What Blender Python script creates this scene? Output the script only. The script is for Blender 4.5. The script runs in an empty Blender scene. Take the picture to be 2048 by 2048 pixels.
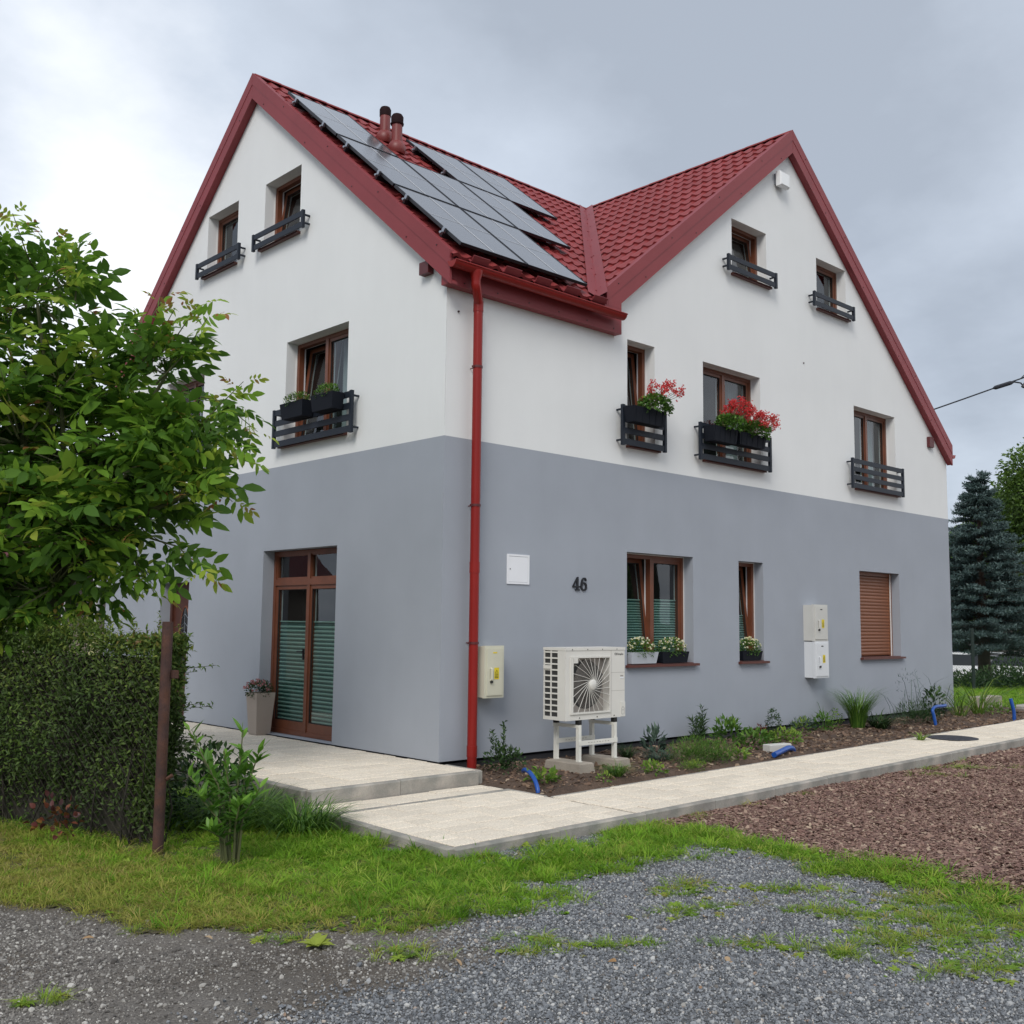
import bpy, bmesh, math, random
import numpy as np
from mathutils import Matrix, Vector, Euler
R = math.radians
rng = np.random.default_rng(7)
random.seed(7)
scene = bpy.context.scene
COL = scene.collection

# ------------------------------------------------------------------ camera
cam_d = bpy.data.cameras.new('camera'); cam_o = bpy.data.objects.new('camera', cam_d); COL.objects.link(cam_o)
YAW, PITCH, ROLL = R(46.871), R(5.975), R(0.627)
_f = Vector((math.cos(YAW)*math.cos(PITCH), math.sin(YAW)*math.cos(PITCH), math.sin(PITCH)))
_r0 = Vector((math.sin(YAW), -math.cos(YAW), 0)); _u0 = _r0.cross(_f)
_r = _r0*math.cos(ROLL) + _u0*math.sin(ROLL); _u = -_r0*math.sin(ROLL) + _u0*math.cos(ROLL)
CAMP = Vector((-7.140, -8.714, 1.5))
M = Matrix.Identity(4)
for i in range(3):
    M[i][0], M[i][1], M[i][2], M[i][3] = _r[i], _u[i], -_f[i], CAMP[i]
cam_o.matrix_world = M
cam_d.sensor_width = 36; cam_d.angle = R(52.217); cam_d.clip_end = 3000; cam_d.clip_start = 0.05
scene.camera = cam_o

# ------------------------------------------------------------------ sky, sun, exposure
SUN_AZ, SUN_EL = R(214), R(41)          # azimuth from +x towards +y
SUND = Vector((math.cos(SUN_AZ)*math.cos(SUN_EL), math.sin(SUN_AZ)*math.cos(SUN_EL), math.sin(SUN_EL)))
world = bpy.data.worlds.new('World'); scene.world = world; world.use_nodes = True
def make_world():
    nt = world.node_tree; N = nt.nodes; L = nt.links; N.clear()
    out = N.new('ShaderNodeOutputWorld'); bg = N.new('ShaderNodeBackground'); bg.inputs['Strength'].default_value = 0.1
    sky = N.new('ShaderNodeTexSky'); sky.sky_type = 'NISHITA'; sky.sun_disc = False
    sky.sun_elevation = SUN_EL; sky.sun_rotation = math.pi/2 - SUN_AZ
    tc = N.new('ShaderNodeTexCoord'); sep = N.new('ShaderNodeSeparateXYZ'); L.new(tc.outputs['Generated'], sep.inputs[0])
    def math_(op, a, b=None, clamp=False):
        n = N.new('ShaderNodeMath'); n.operation = op; n.use_clamp = clamp
        for i, v in enumerate((a, b)):
            if v is None: continue
            if isinstance(v, (int, float)): n.inputs[i].default_value = v
            else: L.new(v, n.inputs[i])
        return n.outputs[0]
    zz = math_('ADD', math_('MAXIMUM', sep.outputs[2], 0.0), 0.30)
    cx = math_('DIVIDE', sep.outputs[0], zz); cy = math_('DIVIDE', sep.outputs[1], zz)
    cmb = N.new('ShaderNodeCombineXYZ'); L.new(math_('ADD', cx, -0.059), cmb.inputs[0]); L.new(math_('ADD', cy, -0.174), cmb.inputs[1]); cmb.inputs[2].default_value = 0.322
    n1 = N.new('ShaderNodeTexNoise'); n1.inputs['Scale'].default_value = 0.75; n1.inputs['Detail'].default_value = 6; n1.inputs['Roughness'].default_value = 0.50
    n1.inputs['Distortion'].default_value = 0.35; L.new(cmb.outputs[0], n1.inputs['Vector'])
    n2 = N.new('ShaderNodeTexNoise'); n2.inputs['Scale'].default_value = 2.6; n2.inputs['Detail'].default_value = 7; n2.inputs['Roughness'].default_value = 0.55
    L.new(cmb.outputs[0], n2.inputs['Vector'])
    # the largest masses of cloud, then folds, then wisps
    n0 = N.new('ShaderNodeTexNoise'); n0.inputs['Scale'].default_value = 0.42; n0.inputs['Detail'].default_value = 2; L.new(cmb.outputs[0], n0.inputs['Vector'])
    t = math_('ADD', math_('ADD', math_('MULTIPLY', n1.outputs[0], 1.35), math_('MULTIPLY', n2.outputs[0], 0.75)), math_('MULTIPLY', n0.outputs[0], 1.35))
    t = math_('SUBTRACT', t, 1.40)
    ramp = N.new('ShaderNodeValToRGB'); e = ramp.color_ramp.elements
    e[0].position = 0.02; e[0].color = (0.37, 0.415, 0.485, 1)
    e[1].position = 0.75; e[1].color = (1.03, 1.04, 1.05, 1)
    m = e.new(0.36); m.color = (0.54, 0.60, 0.69, 1)
    m = e.new(0.58); m.color = (0.82, 0.86, 0.92, 1)
    L.new(t, ramp.inputs[0])
    sc = N.new('ShaderNodeVectorMath'); sc.operation = 'SCALE'; sc.inputs['Scale'].default_value = 10.0; L.new(ramp.outputs[0], sc.inputs[0])
    mix = N.new('ShaderNodeMix'); mix.data_type = 'RGBA'; mix.inputs[0].default_value = 0.92
    L.new(sky.outputs[0], mix.inputs[6]); L.new(sc.outputs[0], mix.inputs[7])
    L.new(mix.outputs[2], bg.inputs[0]); L.new(bg.outputs[0], out.inputs[0])
make_world()
sun_d = bpy.data.lights.new('sun', 'SUN'); sun_d.energy = 1.5; sun_d.angle = R(25); sun_d.color = (1.0, 0.96, 0.9)
sun_o = bpy.data.objects.new('sun', sun_d); COL.objects.link(sun_o)
sun_o.rotation_euler = (-SUND).to_track_quat('-Z', 'Y').to_euler(); sun_o.location = (-10, 5, 30)
vs = scene.view_settings
vs.view_transform = 'Standard'; vs.look = 'None'; vs.exposure = 0.33; vs.gamma = 1.0; vs.use_curve_mapping = False

# ------------------------------------------------------------------ materials
MATS = {}
def mat(name, col, rough=0.6, metal=0.0, var=0.0, vscale=5.0, bump=0.0, bscale=80.0, col2=None, spec=0.5, rnd=0.0, fine=0.0, fscale=150.0, transl=0.0, attr=None, ramp=None, coat=0.0):
    """Procedural material. var: large-scale value noise; fine: fine speckle; rnd: per object/instance value variation;
       attr: point attribute (0..1) driving `ramp` [(pos,col),...]"""
    m = bpy.data.materials.new(name); m.use_nodes = True; MATS[name] = m
    nt = m.node_tree; N = nt.nodes; L = nt.links; b = N['Principled BSDF']
    b.inputs['Roughness'].default_value = rough; b.inputs['Metallic'].default_value = metal
    b.inputs['Specular IOR Level'].default_value = spec
    if coat: b.inputs['Coat Weight'].default_value = coat; b.inputs['Coat Roughness'].default_value = 0.1
    c4 = (*col, 1)
    cur = None
    tc = N.new('ShaderNodeTexCoord')
    def noise(scale, detail=4, rough_=0.55):
        n = N.new('ShaderNodeTexNoise'); n.inputs['Scale'].default_value = scale; n.inputs['Detail'].default_value = detail; n.inputs['Roughness'].default_value = rough_
        L.new(tc.outputs['Object'], n.inputs['Vector']); return n
    rgb = N.new('ShaderNodeRGB'); rgb.outputs[0].default_value = c4; cur = rgb.outputs[0]
    if ramp:
        src = None
        if attr == 'OBJ':
            oi = N.new('ShaderNodeObjectInfo'); src = oi.outputs['Random']
        elif attr:
            a = N.new('ShaderNodeAttribute'); a.attribute_name = attr; src = a.outputs['Fac']
        rp = N.new('ShaderNodeValToRGB'); el = rp.color_ramp.elements
        while len(el) > 1: el.remove(el[0])
        el[0].position = ramp[0][0]; el[0].color = (*ramp[0][1], 1)
        for p, c in ramp[1:]:
            q = el.new(p); q.color = (*c, 1)
        L.new(src, rp.inputs[0]); cur = rp.outputs[0]
    if col2 is not None:
        n = noise(vscale, 6, 0.6); cr = N.new('ShaderNodeMapRange'); cr.inputs[1].default_value = 0.38; cr.inputs[2].default_value = 0.64; L.new(n.outputs[0], cr.inputs[0])
        mx = N.new('ShaderNodeMix'); mx.data_type = 'RGBA'; L.new(cr.outputs[0], mx.inputs[0]); L.new(cur, mx.inputs[6]); mx.inputs[7].default_value = (*col2, 1); cur = mx.outputs[2]
    def scale_by(fac_socket, lo, hi, cur):
        cr = N.new('ShaderNodeMapRange'); cr.inputs[1].default_value = 0.25; cr.inputs[2].default_value = 0.75; cr.inputs[3].default_value = lo; cr.inputs[4].default_value = hi
        L.new(fac_socket, cr.inputs[0])
        s = N.new('ShaderNodeVectorMath'); s.operation = 'SCALE'; L.new(cur, s.inputs[0]); L.new(cr.outputs[0], s.inputs['Scale']); return s.outputs[0]
    if var: cur = scale_by(noise(vscale*0.7, 5).outputs[0], 1-var, 1+var, cur)
    if fine: cur = scale_by(noise(fscale, 2, 0.7).outputs[0], 1-fine, 1+fine, cur)
    if rnd:
        oi = N.new('ShaderNodeObjectInfo'); cr = N.new('ShaderNodeMapRange'); cr.inputs[3].default_value = 1-rnd; cr.inputs[4].default_value = 1+rnd
        L.new(oi.outputs['Random'], cr.inputs[0]); s = N.new('ShaderNodeVectorMath'); s.operation = 'SCALE'; L.new(cur, s.inputs[0]); L.new(cr.outputs[0], s.inputs['Scale']); cur = s.outputs[0]
    L.new(cur, b.inputs['Base Color'])
    if bump:
        bn = noise(bscale, 5, 0.6); bp = N.new('ShaderNodeBump'); bp.inputs['Strength'].default_value = bump; bp.inputs['Distance'].default_value = 0.01
        L.new(bn.outputs[0], bp.inputs['Height']); L.new(bp.outputs[0], b.inputs['Normal'])
    if transl:
        tr = N.new('ShaderNodeBsdfTranslucent'); L.new(cur, tr.inputs[0]); ms = N.new('ShaderNodeMixShader'); ms.inputs[0].default_value = transl
        L.new(b.outputs[0], ms.inputs[1]); L.new(tr.outputs[0], ms.inputs[2]); L.new(ms.outputs[0], N['Material Output'].inputs[0])
    return m

mat('stucco_white', (0.79, 0.80, 0.795), 0.9, var=0.03, vscale=1.2, bump=0.25, bscale=260, fine=0.03, fscale=220)
mat('stucco_grey', (0.345, 0.372, 0.420), 0.9, var=0.05, vscale=1.6, bump=0.25, bscale=260, fine=0.04, fscale=220)
mat('plinth_dark', (0.03, 0.03, 0.035), 0.9, fine=0.3)
mat('red_sheet', (0.245, 0.042, 0.048), 0.5, spec=0.3, var=0.10, vscale=3, fine=0.08, fscale=120, bump=0.03, bscale=20)
mat('red_tile', (0.25, 0.040, 0.040), 0.5, spec=0.3, var=0.10, vscale=1.5, rnd=0.10, fine=0.05, bump=0.04, bscale=30)
mat('red_pipe', (0.25, 0.015, 0.012), 0.35, spec=0.3, var=0.08, vscale=4)
mat('red_cap', (0.10, 0.018, 0.02), 0.5, var=0.1)
mat('vent_red', (0.20, 0.035, 0.032), 0.45, var=0.1, vscale=6)
mat('vent_cap', (0.020, 0.008, 0.009), 0.7, spec=0.1)
mat('screw', (0.03, 0.012, 0.012), 0.5)
mat('frame_brown', (0.16, 0.052, 0.025), 0.42, var=0.22, vscale=7, fine=0.10, fscale=60)
mat('sill_brown', (0.10, 0.028, 0.020), 0.4, var=0.1)
mat('shutter_brown', (0.20, 0.068, 0.026), 0.45, var=0.10, rnd=0.06)
mat('door_brown', (0.075, 0.024, 0.015), 0.4, var=0.2, vscale=9)
mat('pvc_white', (0.72, 0.71, 0.72), 0.45, var=0.03)
mat('putty_white', (0.70, 0.68, 0.66), 0.8, var=0.08)
mat('room_dark', (0.05, 0.048, 0.045), 0.9, var=0.2)
mat('curtain', (0.62, 0.64, 0.68), 0.9, var=0.05, transl=0.35)
mat('blind_light', (0.42, 0.58, 0.52), 0.85, var=0.06, transl=0.25)
mat('blind_dark', (0.030, 0.095, 0.085), 0.85, var=0.1)
mat('rail_grey', (0.016, 0.021, 0.032), 0.5, var=0.06, rnd=0.05, spec=0.25)
mat('planter_dark', (0.007, 0.009, 0.015), 0.7, spec=0.2, var=0.1, fine=0.1)
mat('planter_pale', (0.46, 0.49, 0.53), 0.6, var=0.06)
mat('pot_taupe', (0.40, 0.335, 0.285), 0.5, var=0.05, fine=0.03)
mat('soil', (0.035, 0.024, 0.017), 0.95, var=0.3, fine=0.3)
mat('metal_pump', (0.68, 0.665, 0.62), 0.45, var=0.04, vscale=3)
mat('pump_dark', (0.035, 0.035, 0.035), 0.6, var=0.2)
mat('pump_inside', (0.34, 0.31, 0.28), 0.7, var=0.08)
mat('stand_white', (0.74, 0.73, 0.67), 0.5, var=0.08, vscale=10)
mat('rubber', (0.012, 0.012, 0.012), 0.7)
mat('concrete', (0.34, 0.30, 0.25), 0.9, var=0.18, vscale=6, fine=0.15, fscale=90, bump=0.4, bscale=70)
mat('kerb', (0.37, 0.335, 0.295), 0.9, var=0.26, vscale=4, fine=0.14, fscale=110, bump=0.4, bscale=90, rnd=0.08, col2=(0.25, 0.245, 0.22))
mat('paver', (0.80, 0.715, 0.59), 0.9, var=0.07, vscale=3, fine=0.30, fscale=60, bump=0.7, bscale=45, rnd=0.07, col2=(0.70, 0.61, 0.49))
mat('joint_sand', (0.20, 0.175, 0.14), 0.95, var=0.15, fine=0.2)
mat('cabinet_cream', (0.60, 0.585, 0.47), 0.55, var=0.06, vscale=6)
mat('cabinet_grey', (0.58, 0.575, 0.54), 0.6, var=0.05)
mat('cabinet_white', (0.68, 0.70, 0.72), 0.5, var=0.03)
mat('hatch_white', (0.82, 0.83, 0.86), 0.5, var=0.02)
mat('black_number', (0.008, 0.008, 0.012), 0.4)
mat('sticker_yellow', (0.75, 0.60, 0.03), 0.5)
mat('ink', (0.02, 0.02, 0.02), 0.6)
mat('lamp_white', (0.85, 0.86, 0.86), 0.2)
mat('steel', (0.35, 0.37, 0.40), 0.35, metal=0.8, var=0.1)
mat('black_metal', (0.012, 0.013, 0.017), 0.4)
mat('cell', (0.105, 0.100, 0.104), 0.2, var=0.08, vscale=1, spec=0.75, coat=0.75)
mat('cell_line', (0.62, 0.63, 0.65), 0.4)
mat('rust', (0.058, 0.028, 0.024), 0.8, var=0.35, vscale=9, fine=0.25, fscale=60, bump=0.4, bscale=50, col2=(0.085, 0.034, 0.020))
mat('wire', (0.035, 0.024, 0.02), 0.6, metal=0.3)
mat('wire_green', (0.01, 0.022, 0.018), 0.5)
mat('blue_hose', (0.010, 0.075, 0.34), 0.38, var=0.08)
mat('cast_iron', (0.045, 0.045, 0.055), 0.7, var=0.2, fine=0.2)
mat('cable', (0.015, 0.017, 0.025), 0.5)
mat('bark', (0.13, 0.115, 0.09), 0.9, var=0.3, vscale=8, bump=0.5, bscale=30)
mat('bark_spruce', (0.075, 0.052, 0.04), 0.9, var=0.3, vscale=8, bump=0.5, bscale=30)
mat('twig', (0.085, 0.095, 0.035), 0.7, var=0.2)
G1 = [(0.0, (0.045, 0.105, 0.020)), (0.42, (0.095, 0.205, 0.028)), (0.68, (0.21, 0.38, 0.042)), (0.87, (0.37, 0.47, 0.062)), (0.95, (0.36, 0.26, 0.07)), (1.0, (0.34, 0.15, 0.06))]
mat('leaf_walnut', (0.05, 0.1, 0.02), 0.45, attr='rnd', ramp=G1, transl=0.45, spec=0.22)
mat('leaf_hedge', (0.05, 0.1, 0.02), 0.5, spec=0.25, attr='rnd', ramp=[(0, (0.030, 0.050, 0.014)), (0.5, (0.065, 0.115, 0.025)), (0.8, (0.15, 0.225, 0.045)), (0.95, (0.25, 0.27, 0.06)), (1, (0.17, 0.08, 0.04))], transl=0.3)
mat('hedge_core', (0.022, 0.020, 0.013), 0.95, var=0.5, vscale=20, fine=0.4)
mat('leaf_laurel', (0.05, 0.1, 0.02), 0.4, spec=0.3, attr='rnd', ramp=[(0, (0.040, 0.100, 0.018)), (0.5, (0.10, 0.23, 0.030)), (1, (0.24, 0.44, 0.055))], transl=0.3)
mat('leaf_grass', (0.05, 0.1, 0.02), 0.6, spec=0.2, attr='OBJ', ramp=[(0, (0.10, 0.23, 0.018)), (0.5, (0.22, 0.42, 0.030)), (0.8, (0.30, 0.45, 0.05)), (1.0, (0.42, 0.46, 0.10))], transl=0.4)
mat('leaf_dry', (0.05, 0.1, 0.02), 0.7, spec=0.2, attr='OBJ', ramp=[(0, (0.20, 0.31, 0.040)), (0.4, (0.35, 0.38, 0.07)), (0.8, (0.46, 0.42, 0.11)), (1.0, (0.44, 0.35, 0.15))], transl=0.4)
mat('leaf_weed', (0.05, 0.1, 0.02), 0.55, spec=0.25, attr='OBJ', ramp=[(0, (0.13, 0.25, 0.03)), (0.5, (0.24, 0.38, 0.045)), (0.85, (0.36, 0.42, 0.07)), (1, (0.38, 0.30, 0.10))], transl=0.35)
mat('leaf_mid', (0.05, 0.1, 0.02), spec=0.25, rough= 0.45, attr='rnd', ramp=[(0, (0.040, 0.095, 0.018)), (0.6, (0.09, 0.20, 0.030)), (1, (0.19, 0.32, 0.05))], transl=0.25)
mat('leaf_dark', (0.05, 0.1, 0.02), spec=0.25, rough= 0.45, attr='rnd', ramp=[(0, (0.020, 0.045, 0.016)), (0.7, (0.045, 0.095, 0.030)), (1, (0.09, 0.15, 0.045))], transl=0.2)
mat('leaf_lime', (0.05, 0.1, 0.02), spec=0.25, rough= 0.45, attr='rnd', ramp=[(0, (0.08, 0.16, 0.03)), (0.6, (0.17, 0.30, 0.045)), (1, (0.32, 0.40, 0.07))], transl=0.3)
mat('leaf_blue', (0.05, 0.1, 0.02), spec=0.25, rough= 0.5, attr='rnd', ramp=[(0, (0.035, 0.062, 0.045)), (0.6, (0.075, 0.12, 0.085)), (1, (0.14, 0.20, 0.15))], transl=0.2)
mat('leaf_red', (0.05, 0.1, 0.02), 0.5, attr='rnd', ramp=[(0, (0.06, 0.018, 0.018)), (0.5, (0.14, 0.035, 0.03)), (0.8, (0.25, 0.09, 0.03)), (1, (0.32, 0.26, 0.05))], transl=0.25)
mat('petal_red', (0.5, 0.01, 0.02), 0.5, attr='rnd', ramp=[(0, (0.36, 0.006, 0.010)), (0.7, (0.66, 0.018, 0.018)), (1, (0.72, 0.10, 0.10))], transl=0.3)
mat('petal_white', (0.8, 0.8, 0.6), 0.5, attr='rnd', ramp=[(0, (0.80, 0.78, 0.50)), (0.5, (0.82, 0.82, 0.74)), (1, (0.75, 0.62, 0.12))], transl=0.3)
mat('petal_pink', (0.5, 0.2, 0.2), 0.5, attr='rnd', ramp=[(0, (0.22, 0.05, 0.06)), (0.6, (0.50, 0.20, 0.20)), (1, (0.62, 0.36, 0.34))], transl=0.3)
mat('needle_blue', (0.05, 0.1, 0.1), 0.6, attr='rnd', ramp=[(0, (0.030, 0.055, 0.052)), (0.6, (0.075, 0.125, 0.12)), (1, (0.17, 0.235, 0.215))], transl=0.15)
mat('leaf_far', (0.05, 0.1, 0.02), 0.5, attr='rnd', ramp=[(0, (0.035, 0.075, 0.016)), (0.5, (0.11, 0.20, 0.028)), (1, (0.27, 0.37, 0.055))], transl=0.3)
mat('ground_dirt', (0.105, 0.088, 0.070), 0.95, vscale=1.1, col2=(0.155, 0.142, 0.128), var=0.3, fine=0.6, fscale=90, bump=1.0, bscale=70)
mat('gravel_bed', (0.125, 0.125, 0.127), 0.95, var=0.15, fine=0.5, fscale=60, bump=0.8, bscale=60)
mat('red_bed', (0.115, 0.068, 0.055), 0.95, var=0.15, fine=0.5, fscale=60, bump=0.8, bscale=60)
mat('lawn_soil', (0.075, 0.072, 0.040), 0.95, var=0.3, vscale=3, fine=0.4, fscale=60, col2=(0.075, 0.06, 0.035))
mat('lawn_far', (0.10, 0.20, 0.032), 0.95, var=0.3, vscale=1.5, fine=0.4, fscale=30)
mat('bed_soil', (0.105, 0.068, 0.047), 0.95, var=0.25, vscale=3, fine=0.45, fscale=60, bump=1.0, bscale=35, col2=(0.07, 0.045, 0.032))
mat('stone_grey', (0.2, 0.2, 0.2), 0.8, attr='OBJ', ramp=[(0, (0.080, 0.087, 0.095)), (0.45, (0.175, 0.185, 0.20)), (0.8, (0.26, 0.27, 0.28)), (0.95, (0.42, 0.42, 0.41)), (0.985, (0.50, 0.49, 0.46)), (1, (0.30, 0.19, 0.12))])
mat('stone_brown', (0.2, 0.2, 0.2), 0.85, attr='OBJ', ramp=[(0, (0.075, 0.068, 0.062)), (0.5, (0.165, 0.152, 0.138)), (0.85, (0.29, 0.275, 0.25)), (1, (0.50, 0.48, 0.44))])
mat('chip_red', (0.2, 0.1, 0.1), 0.85, attr='OBJ', ramp=[(0, (0.095, 0.050, 0.040)), (0.5, (0.215, 0.122, 0.096)), (0.85, (0.29, 0.19, 0.145)), (1, (0.42, 0.32, 0.23))])
mat('bark_chip', (0.2, 0.1, 0.1), 0.9, attr='OBJ', ramp=[(0, (0.06, 0.036, 0.024)), (0.5, (0.15, 0.092, 0.062)), (0.85, (0.24, 0.16, 0.105)), (1, (0.36, 0.28, 0.20))])
mat('car_white', (0.8, 0.81, 0.82), 0.25, coat=0.5)
mat('car_blue', (0.02, 0.06, 0.20), 0.25, coat=0.5)
mat('car_glass', (0.01, 0.012, 0.015), 0.05)
mat('tyre', (0.012, 0.012, 0.012), 0.8)
mat('wall_beige', (0.33, 0.27, 0.22), 0.9, var=0.1)
mat('wall_shed', (0.12, 0.10, 0.085), 0.9, var=0.2)
mat('pipe_yellow', (0.42, 0.40, 0.20), 0.5, var=0.2)
mat('dead_leaf', (0.33, 0.22, 0.12), 0.8, attr='OBJ', ramp=[(0, (0.30, 0.17, 0.07)), (1, (0.42, 0.33, 0.22))])
for nm in ('stucco_white', 'stucco_grey'):
    nt = MATS[nm].node_tree; N = nt.nodes; L = nt.links; b_ = N['Principled BSDF']; src = b_.inputs['Base Color'].links[0].from_socket
    tc = N.new('ShaderNodeTexCoord'); mp = N.new('ShaderNodeMapping'); mp.inputs['Scale'].default_value = (5.0, 5.0, 0.35); L.new(tc.outputs['Object'], mp.inputs[0])
    nz = N.new('ShaderNodeTexNoise'); nz.inputs['Scale'].default_value = 1.0; nz.inputs['Detail'].default_value = 6; nz.inputs['Roughness'].default_value = 0.65; L.new(mp.outputs[0], nz.inputs[0])
    n3 = N.new('ShaderNodeTexNoise'); n3.inputs['Scale'].default_value = 0.55; n3.inputs['Detail'].default_value = 3; L.new(tc.outputs['Object'], n3.inputs[0])
    ad = N.new('ShaderNodeMath'); ad.operation = 'ADD'; L.new(nz.outputs[0], ad.inputs[0]); L.new(n3.outputs[0], ad.inputs[1])
    mr = N.new('ShaderNodeMapRange'); mr.inputs[1].default_value = 0.65; mr.inputs[2].default_value = 1.35; mr.inputs[3].default_value = 0.982; mr.inputs[4].default_value = 1.014; L.new(ad.outputs[0], mr.inputs[0])
    vm = N.new('ShaderNodeVectorMath'); vm.operation = 'SCALE'; L.new(src, vm.inputs[0]); L.new(mr.outputs[0], vm.inputs['Scale']); L.new(vm.outputs[0], b_.inputs['Base Color'])
MATS['cell'].node_tree.nodes['Principled BSDF'].inputs['Coat IOR'].default_value = 2.0
def glass_mat():
    m = bpy.data.materials.new('window_glass'); m.use_nodes = True; N = m.node_tree.nodes; L = m.node_tree.links; N.clear()
    o = N.new('ShaderNodeOutputMaterial'); tr = N.new('ShaderNodeBsdfTransparent'); tr.inputs[0].default_value = (0.80, 0.86, 0.85, 1)
    gl = N.new('ShaderNodeBsdfGlossy'); gl.inputs['Roughness'].default_value = 0.012; gl.inputs[0].default_value = (0.95, 0.97, 1, 1)
    fr = N.new('ShaderNodeFresnel'); fr.inputs[0].default_value = 1.65; mx = N.new('ShaderNodeMixShader')
    # two panes of an insulating unit: faint waviness in the reflection
    tc = N.new('ShaderNodeTexCoord'); n = N.new('ShaderNodeTexNoise'); n.inputs['Scale'].default_value = 2.2; n.inputs['Detail'].default_value = 1; L.new(tc.outputs['Object'], n.inputs[0])
    bp = N.new('ShaderNodeBump'); bp.inputs['Strength'].default_value = 0.05; bp.inputs['Distance'].default_value = 0.02; L.new(n.outputs[0], bp.inputs['Height']); L.new(bp.outputs[0], gl.inputs['Normal'])
    geo = N.new('ShaderNodeNewGeometry'); sb = N.new('ShaderNodeMath'); sb.operation = 'SUBTRACT'; sb.inputs[0].default_value = 1.0; L.new(geo.outputs['Backfacing'], sb.inputs[1]); mu = N.new('ShaderNodeMath'); mu.operation = 'MULTIPLY'; L.new(fr.outputs[0], mu.inputs[0]); L.new(sb.outputs[0], mu.inputs[1])
    L.new(mu.outputs[0], mx.inputs[0]); L.new(tr.outputs[0], mx.inputs[1]); L.new(gl.outputs[0], mx.inputs[2]); L.new(mx.outputs[0], o.inputs[0]); MATS['window_glass'] = m
glass_mat()

# ------------------------------------------------------------------ mesh helpers
WM = {}      # world matrices of empties
def link(o, parent=None):
    COL.objects.link(o)
    if parent is not None:
        o.parent = parent; o.matrix_parent_inverse = WM[parent.name].inverted() if parent.name in WM else Matrix.Identity(4)
    return o
def thing(name, label, cat, loc=(0, 0, 0), group=None):
    o = bpy.data.objects.new(name, None); o.empty_display_size = 0.1; COL.objects.link(o); o.location = loc
    WM[o.name] = Matrix.Translation(Vector(loc)); o['label'] = label; o['category'] = cat
    if group: o['group'] = group
    return o
def tag(o, label, cat, group=None):
    o['label'] = label; o['category'] = cat
    if group: o['group'] = group
    return o
def struct(o): o['kind'] = 'structure'; return o
def stuff(o): o['kind'] = 'stuff'; return o

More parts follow.
